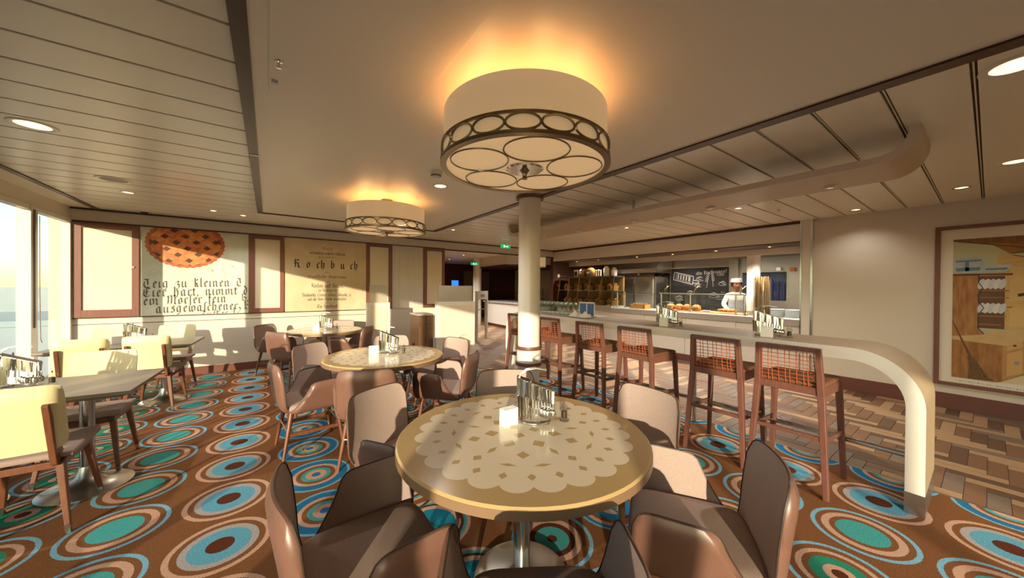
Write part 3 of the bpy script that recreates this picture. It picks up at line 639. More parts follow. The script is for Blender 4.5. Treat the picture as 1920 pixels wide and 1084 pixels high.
# blackboard
bb = thing('blackboard', 'large blackboard with chalk drawings of bakeware and grain on the bakery wall', 'blackboard', (9.3, 0, 0))
MB().box(-.03, 0, 3.75, 5.76, .95, 2.02).build('board', M_board, bb)
MB().box(-.036, -.03, 3.72, 5.79, 2.02, 2.05).box(-.036, -.03, 5.25, 5.275, .95, 2.02).build('frame', M_steel, bb)
def stroke(mb, pts, w=.008, x=-.0325):
    for (ay, az), (by, bz) in zip(pts, pts[1:]):
        dy, dz = by - ay, bz - az; l = math.hypot(dy, dz) or 1; ny, nz = -dz / l * w / 2, dy / l * w / 2
        mb.add([(x, ay - ny, az - nz), (x, ay + ny, az + nz), (x, by + ny, bz + nz), (x, by - ny, bz - nz)], [(0, 1, 2, 3)])
ch = MB()
for z0, z1, y0, y1 in ((1.68, 1.95, 5.1, 4.62),):   # a loaf tin with a handle, drawn at a tilt
    q = [(5.14, 1.93), (4.62, 1.8), (4.64, 1.58), (5.17, 1.72), (5.14, 1.93)]; stroke(ch, q, .018)
    stroke(ch, [(5.08, 1.89), (4.7, 1.79), (4.71, 1.63), (5.1, 1.74), (5.08, 1.89)], .01)
    for k in range(5): y = 5.03 - k * .075; stroke(ch, [(y, 1.86 - k * .018), (y + .01, 1.74 - k * .018)], .035)
    stroke(ch, [(4.64, 1.7), (4.5, 1.68), (4.48, 1.62), (4.66, 1.62)], .02)
for (y, z, n, a, l) in ((4.28, 1.6, 3, .2, .3), (4.12, 1.62, 3, -.1, .3)):   # ears of grain
    stroke(ch, [(y, z - .1), (y - a * .3, z + l)], .008)
    for k in range(6):
        for sd in (-1, 1): stroke(ch, [(y - a * .3 * k / 6, z + .05 + k * .045), (y - a * .3 * k / 6 + sd * .035, z + .09 + k * .045)], .014)
random.seed(5)
for cy, cz, rr in ((4.45, 1.72, .1), (5.5, 1.8, .14), (5.55, 1.55, .1), (4.5, 1.55, .09), (3.95, 1.85, .09), (3.9, 1.6, .09), (4.1, 1.3, .12), (4.7, 1.35, .1), (5.0, 1.2, .12)):
    for rep in range(3):
        ph = random.uniform(0, 6); stroke(ch, [(cy + rr * (1 - .25 * rep) * math.cos(ph + t * .5), cz + .5 * rr * (1 - .2 * rep) * math.sin(ph + t * .5) + .02 * rep) for t in range(10)], .008)
    stroke(ch, [(cy - rr, cz - rr * .4), (cy + rr * .9, cz + rr * .5)], .006)
for k in range(14): stroke(ch, [(3.85 + .05 * (k % 4), 1.2 + .06 * (k // 4)), (3.88 + .05 * (k % 4), 1.22 + .06 * (k // 4))], .012)
tag(ch.build('chalk_drawing', M_chalk, bb), kind='stuff')
def flat_text(s, size, m, parent, name, loc, rot, ext=.0005, align='CENTER'):
    cu = bpy.data.curves.new(name, 'FONT'); cu.body = s; cu.size = size; cu.align_x = align; cu.extrude = ext; cu.resolution_u = 3
    tmp = bpy.data.objects.new(name + '_tmp', cu); COL.objects.link(tmp)
    me = bpy.data.meshes.new_from_object(tmp.evaluated_get(bpy.context.evaluated_depsgraph_get())); bpy.data.objects.remove(tmp); bpy.data.curves.remove(cu)
    me.materials.clear(); me.materials.append(m); o = bpy.data.objects.new(name, me); COL.objects.link(o); o.parent = parent; o.location = loc; o.rotation_euler = rot
    return o
tag(flat_text('die Backware!', .135, M_chalk, bb, 'chalk_lettering', (-.033, 4.17, 1.86), (R(90), R(-4), R(-90))), 'white chalk lettering along the top', kind='stuff')
# column and steel cupboards right of the blackboard
tag(MB().cyl((7.75, 2.7, .0), (7.75, 2.7, 2.25), .11, n=28).build('column', M_white, smooth=40), 'slim white column standing behind the bakery counter', 'column')
tag(MB().box(9.18, 9.3, 3.52, 3.72, 0, 2.2).build('steel_upright', M_steel, bevel=.004), 'bright steel upright panel behind the baker', 'panel')
stc = thing('steel_cupboard', 'stainless steel cupboard wall with a dark pass window at the right of the bakery', 'cupboard', (9.2, 1.2, 0))
MB().box(0, .1, 0, 2.25, .2, 1.22).box(0, .1, 0, 1.38, 1.22, 2.2).box(0, .1, 1.38, 2.25, 1.86, 2.2).build('body', M_steel, stc)
for k in range(3): MB().box(-.015, 0, .02 + .45 * k, .44 + .45 * k, .9, 1.84).build('door', M_steel, stc, bevel=.004)
MB().box(.05, .06, 1.38, 2.25, 1.22, 1.86).build('pass_window', mat('dusk window', '#1a2440', .15), stc)
for k in range(6): MB().box(.03, .045, 1.42 + .11 * k, 1.45 + .11 * k, 1.25, 1.6 + .05 * (k % 3)).build('window_slat', mat('slat navy', '#1c2440', .4), stc)
tag(MB().box(9.1, 9.2, 2.42, 2.5, 1.86, 1.94).build('control_box', mat('copper box', '#b5703c', .4, .5), bevel=.006), 'small copper coloured control box on the steel cupboard', 'control box')
tag(MB().box(9.1, 9.2, 2.66, 2.74, 1.88, 1.95).build('control_box', M_white, bevel=.006), 'small white control box over the dark pass window', 'control box')
# glass cylinder of breadsticks
br = thing('breadstick_jar', 'tall glass cylinder packed with breadsticks on the bakery counter', 'jar', (7.4, 2.44, .986))
MB().lathe([(0, 0), (.13, 0), (.13, .7), (.127, .7), (.127, .01), (0, .01)], 24).build('glass_cylinder', M_clear, br, smooth=40)
for k in range(38):
    a = k * 2.4; rr = .11 * math.sqrt((k + .5) / 38); MB().cyl((rr * math.cos(a), rr * math.sin(a), .012), (rr * math.cos(a + .1), rr * math.sin(a + .1), .6 + .06 * (k % 3)), .011, n=6).build('breadstick', mat('breadstick', '#b98d54', .7), br)
# stacks of plates
for s_, (y, nm) in enumerate(((2.19, 'left'), (1.975, 'right'))):
    for k in range(9):
        pl = MB().lathe([(0, 0), (.092, 0), (.102, .005), (.103, .011), (.098, .0145), (0, .012)], 22)
        tag(pl.build('plate', mat('pale blue stoneware', '#cbd3d4', .35), smooth=40, loc=(7.36, y, .986 + k * .0155)), 'pale blue grey plate in the %s of two stacks on the bakery counter' % nm, 'plate', 'plates in the %s stack' % nm)
for k in range(4):
    tag(MB().lathe([(0, 0), (.028, 0), (.034, .09), (.032, .09), (.027, .005), (0, .005)], 14).build('tumbler', M_clear, smooth=40, loc=(7.12, 2.36 + .075 * k, .986)), 'small clear tumbler in the row beside the breadstick jar', 'tumbler', 'tumblers by the breadstick jar')
# fire call point and switch on the dark wall
fc = thing('fire_call_point', 'small red fire call point on the dark wood wall', 'call point', (7.16, YB, 1.5)); MB().box(-.045, .045, -.03, 0, 0, .09).build('housing', M_red, fc, bevel=.004); MB().box(-.025, .025, -.033, -.03, .02, .065).build('button_plate', M_pure, fc)
lsw = thing('light_switch', 'small white switch above the red fire call point', 'switch', (7.16, YB, 1.78)); MB().box(-.04, .04, -.015, 0, 0, .1).build('plate', M_white, lsw, bevel=.003); MB().box(-.02, .02, -.02, -.015, .03, .07).build('rocker', M_pure, lsw)
# framed kitchen picture
pc = thing('framed_picture', 'large brown framed colour print of an old farmhouse kitchen', 'picture', (XR, 0, 0))
py0, py1, pz0, pz1 = -1.75, .412, .292, 2.277
MB().box(-.035, 0, py1 - .045, py1, pz0, pz1).box(-.035, 0, py0, py0 + .045, pz0, pz1).box(-.035, 0, py0 + .045, py1 - .045, pz0, pz0 + .045).box(-.035, 0, py0 + .045, py1 - .045, pz1 - .045, pz1).build('frame', M_wood2, pc, bevel=.004)
MB().box(-.014, 0, py0 + .045, py1 - .045, pz0 + .045, pz1 - .045).build('mat_board', mat('picture mat', '#dcd3c2', .5), pc)
iy = .27; iz0, iz1 = .412, 2.107; iw = 1.88
_px = [0]
def pic(name, polys, col, noise=0., scale=6., stretch=(1, 1, 1), col2=None):
    """flat printed shape: polys in picture units a (0..iw to the right), b (height from iz0)"""
    _px[0] += 1; x = -.0145 - .0002 * _px[0]; b = MB()
    for p in polys:
        q = [(min(max(a, 0), iw), min(max(c, 0), iz1 - iz0)) for a, c in p]; b.add([(x, iy - a, iz0 + c) for a, c in q], [tuple(range(len(q)))])
    return b.build(name, mat('print ' + name + col, col, .5, noise=noise, scale=scale, stretch=stretch, col2=col2), pc)
def rect(a0, a1, b0, b1): return [(a0, b0), (a1, b0), (a1, b1), (a0, b1)]
PH = iz1 - iz0
pic('print_wall', [rect(0, iw, .0, PH)], '#b9b690', .1, 2)
pic('print_floor', [[(0, 0), (iw, 0), (iw, .62), (.72, .62), (.4, .3), (0, .0)]], '#d6c29a', .15, 5)
pic('print_beams', [[(0, PH), (iw, PH), (iw, PH - .1), (.5, PH - .1), (.5, PH - .14), (0, PH - .02)]], '#8a5a24', .35, 4, (1, 8, 1))
pic('print_beam_end', [[(.25, PH - .06), (.52, PH - .1), (.52, PH - .19), (.4, PH - .2)]], '#a06c2c', .3, 6)
pic('print_door', [[(.32, .62), (.32, PH - .19), (.62, PH - .28), (.62, .6)]], '#cba765', .15, 8, (1, 1, 4))
pic('print_door_panel', [[(.4, .95), (.4, PH - .34), (.57, PH - .38), (.57, .95)], [(.4, .66), (.4, .88), (.57, .88), (.57, .65)]], '#d3b070', .12, 8)
pic('print_doorway', [[(.64, .55), (.64, PH - .27), (iw, PH - .24), (iw, .55)]], '#a58553', .2, 5)
pic('print_far_room', [[(.72, .82), (.72, PH - .3), (iw, PH - .28), (iw, .82)]], '#b79a5c', .15, 6)
pic('print_pink_wall', [[(.72, .58), (.72, .82), (iw, .82), (iw, .58)]], '#b5806a', .1, 6)
pic('print_threshold', [[(.62, .52), (.62, .56), (iw, .58), (iw, .54)]], '#7c6a52')
pic('print_hutch_side', [[(0, .5), (0, 1.26), (.19, 1.26), (.19, 1.16), (.22, 1.1), (.19, 1.02), (.19, .93), (.23, .86), (.19, .78), (.19, .62), (.24, .54), (.33, .49)]], '#b07f46', .4, 9, (1, 3, .6), '#8a5a2c')
pic('print_hutch_back', [[(.19, .62), (.19, 1.24), (.37, 1.24), (.37, .62)]], '#6b4a30', .3, 6)
pic('print_hutch_top', [rect(0, .42, 1.245, 1.27)], '#7a3f1c'); 
pic('print_shelves', [rect(.19, .4, 1.06, 1.075), rect(.19, .4, .98, .99), rect(.19, .42, .87, .885), rect(.19, .38, .76, .772), rect(.19, .35, .66, .672)], '#9a6430')
for k in range(5):
    for z in (1.075, .79): 
        pts = [(.21 + k * .036 + .026 * math.cos(t * .52) + .012 * math.sin(t * .52), z + .07 + .062 * math.sin(t * .52)) for t in range(12)]; pic('print_plate', [pts], '#d8d6d2' if k % 2 else '#c6c8cc')
pic('print_crock', [[(.02, 1.275), (.0, 1.44), (.04, 1.46), (.2, 1.46), (.23, 1.44), (.22, 1.28)]], '#aeb6b8', .25, 20)
pic('print_crock_blue', [[(.03, 1.3), (.02, 1.34), (.2, 1.35), (.2, 1.31)], [(.02, 1.41), (.02, 1.43), (.21, 1.44), (.21, 1.42)], [(.09, 1.3), (.09, 1.42), (.12, 1.42), (.12, 1.3)]], '#5f7c90')
pic('print_bowl', [[(.23, 1.275), (.21, 1.37), (.4, 1.37), (.42, 1.35), (.37, 1.28)]], '#b6bcbc', .25, 20); pic('print_bowl_blue', [[(.24, 1.31), (.23, 1.33), (.39, 1.335), (.38, 1.31)]], '#5f7c90')
pic('print_cabinet_side', [[(0, .0), (0, .46), (.36, .44), (.37, .02), (.33, -.0)]], '#a8763e', .4, 9, (1, 3, .6), '#825226')
pic('print_cabinet_front', [[(.36, .02), (.36, .44), (.62, .58), (.62, .22)]], '#b58a4e', .2, 8)
pic('print_cabinet_top', [[(0, .5), (0, .46), (.38, .43), (.62, .58), (.6, .6), (.3, .6), (.22, .54)]], '#cdab74', .2, 8)
pic('print_drawers', [[(.39, .37), (.39, .44), (.49, .5), (.49, .43)], [(.52, .47), (.52, .52), (.6, .56), (.6, .5)], [(.52, .37), (.52, .44), (.6, .48), (.6, .41)], [(.52, .25), (.52, .34), (.6, .38), (.6, .29)], [(.39, .08), (.39, .34), (.49, .4), (.49, .14)]], '#c49c60')
ol = MB()
for pl in ([(.42, PH - .22), (.62, PH - .28), (.62, .6)], [(0, 1.26), (.19, 1.26), (.19, 1.16), (.22, 1.1), (.19, 1.02), (.19, .93), (.23, .86), (.19, .78), (.19, .62), (.24, .54), (.33, .49)], [(0, .46), (.38, .43), (.62, .58), (.62, .22), (.36, .02), (.36, .44)], [(.39, .37), (.39, .44), (.49, .5), (.49, .43), (.39, .37)], [(.39, .08), (.39, .34), (.49, .4), (.49, .14), (.39, .08)], [(.52, .47), (.52, .52), (.6, .56), (.6, .5), (.52, .47)], [(.52, .37), (.52, .44), (.6, .48), (.6, .41), (.52, .37)], [(.52, .25), (.52, .34), (.6, .38), (.6, .29), (.52, .25)], [(.64, .55), (.64, PH - .27), (1.8, PH - .24)], [(0, PH - .02), (.5, PH - .14), (.52, PH - .19), (.4, PH - .2)], [(0, .0), (.33, 0), (.4, .06), (.62, .2)]):
    stroke(ol, [(iy - a, iz0 + b) for a, b in pl], .007, x=-.0145 - .0002 * 24)
tag(ol.build('ink_outlines', mat('print ink', '#3a2616', .6), pc), kind='stuff')
pic('print_knobs', [[(a + .013 * math.cos(t), b + .013 * math.sin(t)) for t in [k * .785 for k in range(8)]] for a, b in ((.44, .44), (.56, .51), (.56, .43), (.56, .33), (.45, .24))], '#4a2a14')
pic('print_hardware', [[(.44, .22), (.44, .26), (.47, .27), (.47, .23)]], '#8c8f88')
pic('print_door_latch', [[(.46, 1.0), (.45, 1.03), (.53, 1.06), (.54, 1.03)]], '#3c3424')
pic('print_broom_handle', [[(0, .68), (.0, .71), (.145, .28), (.125, .27)]], '#6b3f1e')
pic('print_broom', [[(.115, .27), (.15, .28), (.2, .18), (.27, .04), (.31, .01), (.12, -.0), (.13, .15)]], '#7a5a34', .5, 30, (1, 6, 1), '#4a331c')
pic('print_stool', [[(.72, .16), (.7, .18), (1.0, .26), (1.2, .22), (1.2, .2), (1.0, .2)], [(.78, .17), (.72, .02), (.75, .01), (.82, .17)], [(1.05, .2), (1.12, .04), (1.15, .05), (1.1, .2)]], '#8c5c28')
cap = MB()
for k in range(26): stroke(cap, [(.235 - .022 * k, .37 - .0006 * k), (.235 - .022 * k - .006 - .009 * ((k * 5) % 3) / 2, .37 - .0006 * k)], .007 + .003 * (k % 2), x=-.0146)
tag(cap.build('caption_print', mat('caption grey', '#8a8078', .8), pc), kind='stuff')
# ================================================================== BAR
YN, YX = .232, 5.02          # near and far ends of the bar ribbon
X0, X1 = 3.457, 4.08         # its two long edges
def ribbon(y0, y1, ztop, t, zend, rad, up=False):
    """profile (y, z) of a slab whose ends bend down to zend (or up), as outer and inner point lists"""
    s = 1 if up else -1; outer = []; inner = []; n = 12
    def arc(cy, cz, r, a0, a1): return [(cy + r * math.cos(a0 + (a1 - a0) * k / n), cz + r * math.sin(a0 + (a1 - a0) * k / n)) for k in range(n + 1)]
    if not up:
        outer = [(y0, zend)] + arc(y0 + rad, ztop - rad, rad, math.pi, math.pi / 2) + arc(y1 - rad, ztop - rad, rad, math.pi / 2, 0) + [(y1, zend)]
        inner = [(y0 + t, zend)] + arc(y0 + rad, ztop - rad, rad - t, math.pi, math.pi / 2) + arc(y1 - rad, ztop - rad, rad - t, math.pi / 2, 0) + [(y1 - t, zend)]
    else:
        outer = [(y0, zend)] + arc(y0 + rad, ztop + rad, rad, math.pi, 1.5 * math.pi) + arc(y1 - rad, ztop + rad, rad, 1.5 * math.pi, 2 * math.pi) + [(y1, zend)]
        inner = [(y0 + t, zend)] + arc(y0 + rad, ztop + rad, rad - t, math.pi, 1.5 * math.pi) + arc(y1 - rad, ztop + rad, rad - t, 1.5 * math.pi, 2 * math.pi) + [(y1 - t, zend)]
    return outer, inner
def ribbon_mesh(outer, inner, x0, x1, mi_out, mi_side, mi_in):
    b = MB(); n = len(outer)
    vs = [(x0, *p) for p in outer] + [(x1, *p) for p in outer] + [(x0, *p) for p in inner] + [(x1, *p) for p in inner]
    for k in range(n - 1):
        b.add([vs[k], vs[k + 1], vs[n + k + 1], vs[n + k]], [(0, 1, 2, 3)], mi_out); b.add([vs[2 * n + k], vs[3 * n + k], vs[3 * n + k + 1], vs[2 * n + k + 1]], [(0, 1, 2, 3)], mi_in)
        b.add([vs[k], vs[2 * n + k], vs[2 * n + k + 1], vs[k + 1]], [(0, 1, 2, 3)], mi_side); b.add([vs[n + k], vs[n + k + 1], vs[3 * n + k + 1], vs[3 * n + k]], [(0, 1, 2, 3)], mi_side)
    for k in (0, n - 1): b.add([vs[k], vs[n + k], vs[3 * n + k], vs[2 * n + k]], [(0, 1, 2, 3)], mi_side)
    return b
bar = thing('bar_counter', 'long white bar ribbon with taupe top curving down to the floor at its end', 'bar', (0, 0, 0))
o_, i_ = ribbon(YN, YX, 1.055, .088, 0., .36)
rb = ribbon_mesh(o_, i_, X0, X1, 0, 1, 1)
# merge doubles for smooth shading along the bend
def weld(o, ang=35):
    bm = bmesh.new(); bm.from_mesh(o.data); bmesh.ops.remove_doubles(bm, verts=bm.verts, dist=1e-5); bmesh.ops.recalc_face_normals(bm, faces=bm.faces); bm.to_mesh(o.data); bm.free()
    o.data.polygons.foreach_set('use_smooth', [True] * len(o.data.polygons)); o.data.update(); o.data.set_sharp_from_angle(angle=R(ang)); return o
weld(rb.build('ribbon', [M_bartop, M_barwhite], bar))
MB().box(X0 - .002, X1 + .002, YN - .002, YN + .09, 0, .14).build('steel_kick', M_steel, bar)
MB().box(X0 + .06, X1 - .0, 3.2, 4.62, 1.055, 1.062).build('service_inset', M_stone, bar, bevel=.002)
for y in (1.9, 3.3, 4.3): MB().cyl((3.86, y, 0), (3.86, y, .97), .02, n=12).build('support_post', M_chrome, bar, smooth=40)
fr_ = MB().cyl((3.72, YN + .08, .3), (3.72, YX - .08, .3), .02, n=12).build('foot_rail', M_chrome, bar, smooth=40)
for y in (1.19, 2.4, 3.42, 4.4): MB().cyl((3.72, y, 0), (3.72, y, .3), .013, n=10).build('rail_post', M_chrome, fr_, smooth=40)
can = thing('ceiling_ribbon', 'taupe ribbon hung from the ceiling above the bar, curving up at its ends', 'canopy', (0, 0, 0))
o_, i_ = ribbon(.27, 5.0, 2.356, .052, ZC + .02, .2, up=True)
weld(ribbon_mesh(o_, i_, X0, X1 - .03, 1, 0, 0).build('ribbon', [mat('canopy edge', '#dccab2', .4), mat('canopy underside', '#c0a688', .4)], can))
MB().cyl((3.7, 2.6, 2.4), (3.7, 2.6, ZC), .008, n=8).build('suspension_rod', M_steel, can); MB().cyl((3.73, 2.6, 2.4), (3.73, 2.6, ZC), .008, n=8).build('suspension_rod', M_steel, can)
for n, y in enumerate((.795, 1.755, 2.694, 3.663, 4.5)):
    q = ('nearest the curved end', 'second from the near curve', 'middle of five', 'fourth from the near curve', 'furthest along')[n]
    t = thing('ribbon_spotlight', 'small white spotlight under the ceiling ribbon, ' + q, 'spotlight', (3.87, y, 2.356), group='spotlights under the ceiling ribbon')
    MB().lathe([(.0, 0), (.045, 0), (.045, -.012), (.038, -.02), (.02, -.02), (.018, -.012), (0, -.012)], 20).build('housing', M_white, t, smooth=40)
    MB().lathe([(0, -.0125), (.017, -.0125)], 14).build('lens', M_can, t)

# ---- bar stools
def make_stool():
    t = thing('bar_stool', 'x', 'bar stool', (0, 0, 0), group='bar stools along the bar')
    # local +X points to the bar; origin midway between the legs on the floor
    for s in (-1, 1):
        b = MB(); b.beam((-.25, s * .237, 0), (-.205, s * .195, .72), .034, .034, .042, .045, up=(1, 0, 0)); b.beam((-.205, s * .195, .71), (-.24, s * .182, 1.056), .042, .045, .032, .036, up=(1, 0, 0))
        b.build('rear_leg', M_stool, t, bevel=.004)
        MB().beam((.25, s * .235, 0), (.215, s * .205, .75), .032, .032, .042, .042, up=(1, 0, 0)).build('front_leg', M_stool, t, bevel=.004)
        MB().beam((-.225, s * .212, .4), (.235, s * .22, .36), .02, .032).build('side_stretcher', M_stool, t, bevel=.002)
        MB().beam((-.21, s * .195, .735), (.215, s * .205, .73), .024, .07).build('side_rail', M_stool, t, bevel=.003)
    MB().beam((-.225, -.22, .41), (-.225, .22, .41), .028, .028).build('rear_stretcher', M_stool, t, bevel=.003)
    MB().beam((.235, -.22, .33), (.235, .22, .33), .022, .03).build('foot_bar', M_chrome, t, bevel=.003)
    MB().beam((-.205, -.19, .74), (-.205, .19, .74), .03, .055).build('rear_rail', M_stool, t, bevel=.003)
    MB().beam((.215, -.2, .735), (.215, .2, .735), .03, .06).build('front_rail', M_stool, t, bevel=.003)
    MB().beam((-.238, -.185, 1.04), (-.238, .185, 1.04), .03, .036).build('top_rail', M_stool, t, bevel=.004)
    MB().box(-.205, .235, -.215, .215, .762, .8).build('seat_pad', M_pad, t, bevel=.016)
    w = MB(); P = lambda y, q: Vector((-.208 - .03 * q, y, .77 + .255 * q))
    for k in range(10):
        y = -.165 + .33 * k / 9 + .006 * math.sin(k * 2.1); w.cyl(P(y, 0), P(y * .97 + .004 * math.cos(k), 1), .0028, n=5)
    for k in range(9):
        q = .06 + .9 * k / 8; w.cyl(P(-.185, q) + Vector((-.003, 0, 0)), P(.185, q + .012 * math.sin(k)) + Vector((-.003, 0, 0)), .0028, n=5)
    tag(w.build('woven_cord_back', mat('orange brown cord', '#9c4a22', .6), t), 'open grid of orange brown cord', kind='stuff')
    return t
st0 = make_stool(); first = True
for (y, rz, lb) in ((.888, 0, 'dark wood bar stool with corded back nearest the curved bar end'), (1.411, R(2), 'dark wood bar stool with corded back, second from the curved bar end'), (2.216, 0, 'dark wood bar stool with corded back, third from the curved bar end'), (2.86, R(4), 'dark wood bar stool with corded back, fourth from the curved bar end'), (3.6, R(4), 'dark wood bar stool with corded back just right of the white column'), (4.36, R(3), 'dark wood bar stool with corded back half hidden behind the white column')):
    s = st0 if first else dup(st0); first = False
    s.location = (3.425, y, 0); s.rotation_euler = (0, 0, rz); s['label'] = lb
# glasses, napkins and card stand on the far end of the bar
gl0 = None; kk = 0
for r_ in range(3):
    for c_ in range(11):
        x, y = 3.6 + r_ * .11, 3.56 + c_ * .098
        if gl0 is None:
            gl0 = MB().lathe([(.0, 0), (.036, 0), (.04, .012), (.03, .06), (.018, .085), (.03, .115), (.038, .165), (.036, .19), (.033, .19), (.035, .165), (.026, .115), (.014, .085), (.0, .07)], 14).build('wine_glass', M_clear, smooth=50)
            g = gl0
        else: g = dup(gl0)
        g.location = (x, y, 1.0622); tag(g, 'clear waisted glass standing in rows at the far end of the bar', 'glass', 'glasses at the far end of the bar')
cs = thing('card_stand', 'clear acrylic stand with two blue cards on the bar beside the glasses', 'card stand', (3.72, 3.36, 1.0622), R(8))
MB().box(-.06, .05, -.13, .13, 0, .008).build('base', M_clear, cs); MB().box(.0, .006, -.13, .13, .008, .21).build('back_plate', mat('white rim', '#dfe0e2', .3), cs)
MB().box(-.004, 0, -.115, -.01, .02, .19).build('blue_card', M_blue, cs); MB().box(-.004, 0, .01, .115, .02, .19).build('blue_card', M_blue, cs)
np_ = thing('serving_tray', 'thin grey tray holding folded napkins on the bar', 'tray', (3.56, 3.34, 1.0622)); MB().lathe([(0, 0), (.0, .004), (.0, .004)], 4).v; MB().box(-.075, .075, -.19, .19, 0, .008).build('tray_plate', M_steel, np_, bevel=.004)
for k, (dy, lb) in enumerate(((.07, 'white napkin folded to a peak on the bar tray, left one'), (-.07, 'white napkin folded to a peak on the bar tray, right one'))):
    b = MB(); b.add([(-.055, -.065, 0), (.055, -.065, 0), (.055, .065, 0), (-.055, .065, 0), (0, -.0, .085), (0, -.09, .055), (0, .09, .055)], [(3, 2, 1, 0), (0, 1, 4), (1, 2, 4), (2, 3, 4), (3, 0, 4), (0, 5, 1), (2, 6, 3), (1, 5, 0), (3, 6, 2)])
    tag(b.build('folded_napkin', M_pure, loc=(3.56, 3.34 + dy * 1.36, 1.0705)), lb, 'napkin', 'folded napkins on the bar tray')
# ---- column
cl = thing('column', 'round white structural column with two brown rings low on its shaft', 'column', (2.565, 3.235, 0))
MB().cyl((0, 0, 0), (0, 0, ZC), .132, n=40).build('shaft', M_white, cl, smooth=40)
MB().lathe([(.132, .56), (.146, .56), (.146, .755), (.132, .755)], 40).build('sleeve', M_white, cl, smooth=30)
for z in (.545, .735): MB().lathe([(.13, z), (.155, z), (.158, z + .02), (.155, z + .04), (.13, z + .04)], 40).build('ring', M_base, cl, smooth=50)
MB().lathe([(.13, ZC - .04), (.165, ZC - .04), (.165, ZC - .012), (.13, ZC - .012)], 40).build('collar', M_base, cl, smooth=30)
wb = thing('wall_box', 'small white control box mounted on the white column', 'control box', (2.68, 3.16, 1.72), R(-38)); MB().box(-.02, .06, -.05, .04, 0, .125).build('box', M_white, wb, bevel=.008); MB().box(-.012, .052, -.053, -.05, .015, .11).build('cover', M_pure, wb)

# ================================================================== ROUND TABLES
def make_round_table(label, loc, r):
    t = thing('round_table', label, 'table', loc, random.uniform(0, 1), 'round dining tables')
    MB().lathe([(0, 0), (.24, 0), (.24, .012), (.21, .022), (.06, .035), (.05, .05), (0, .05)], 40).build('base', M_steel, t, smooth=35)
    MB().cyl((0, 0, .04), (0, 0, .7), .042, n=24).build('pole', M_chrome, t, smooth=40)
    tp = MB().lathe([(0, .7), (r - .02, .7), (r, .706), (r, .742), (r - .008, .75), (0, .75)], 72, mi=0).build('tabletop', M_gold, t, smooth=30)
    MB().lathe([(r - .01, .704), (r + .0015, .706), (r + .0015, .74), (r - .01, .743)], 72).build('rim', M_rim, tp, smooth=30)
    b = MB(); f = r / .613; n = 24; N = 240; pts = []
    for k in range(N):
        t_ = 2 * math.pi * k / N; d_ = (t_ + math.pi / n) % (2 * math.pi / n) - math.pi / n; R_ = .462; q = .069
        pts.append(((R_ * math.cos(d_) + math.sqrt(max(q * q - (R_ * math.sin(d_)) ** 2, 0))) * f, t_))
    b.add([(0, 0, .7503)] + [(p * math.cos(t_), p * math.sin(t_), .7503) for p, t_ in pts], [(0, k + 1, (k + 1) % N + 1) for k in range(N)])
    gp = MB()
    def star(R_, t_, lr, lt, w=.35):
        cx, cy = R_ * f * math.cos(t_), R_ * f * math.sin(t_); er = (math.cos(t_), math.sin(t_)); et = (-er[1], er[0])
        P = [(lr, 0), (w * lr, w * lt), (0, lt), (-w * lr, w * lt), (-lr, 0), (-w * lr, -w * lt), (0, -lt), (w * lr, -w * lt)]
        gp.add([(cx, cy, .7506)] + [(cx + er[0] * a_ * f + et[0] * c_ * f, cy + er[1] * a_ * f + et[1] * c_ * f, .7506) for a_, c_ in P], [(0, k + 1, (k + 1) % 8 + 1) for k in range(8)])
    for k in range(24): star(.428, 2 * math.pi * (k + .5) / 24, .024, .018, .5)
    for k in range(15): star(.345, 2 * math.pi * (k + .2) / 15, *((.012, .04, .45) if k % 3 else (.026, .022, .5)))
    for k in range(11): star(.255, 2 * math.pi * (k + .6) / 11, *((.032, .03, .5) if k % 2 else (.038, .014, .5)))
    for k in range(7): star(.16, 2 * math.pi * (k + .1) / 7, .038, .034, .5)
    for k in range(3): star(.06, 2 * math.pi * (k + .4) / 3, .03, .03, .5)
    tag(gp.build('inlay_diamonds', M_gold, tp), 'gold diamond gaps in the inlay', kind='stuff')
    tag(b.build('inlay', M_inlay, tp), 'ivory overlapping circle inlay', kind='stuff')
    return t
T1, T2, T3 = (1.055, 1.376), (1.013, 3.731), (.78, 6.42)
make_round_table('round gold table with ivory circle inlay, nearest the camera', (*T1, 0), .613)
make_round_table('round gold table with ivory circle inlay, middle of the row', (*T2, 0), .6)
make_round_table('round gold table with ivory circle inlay, furthest by the mural wall', (*T3, 0), .55)

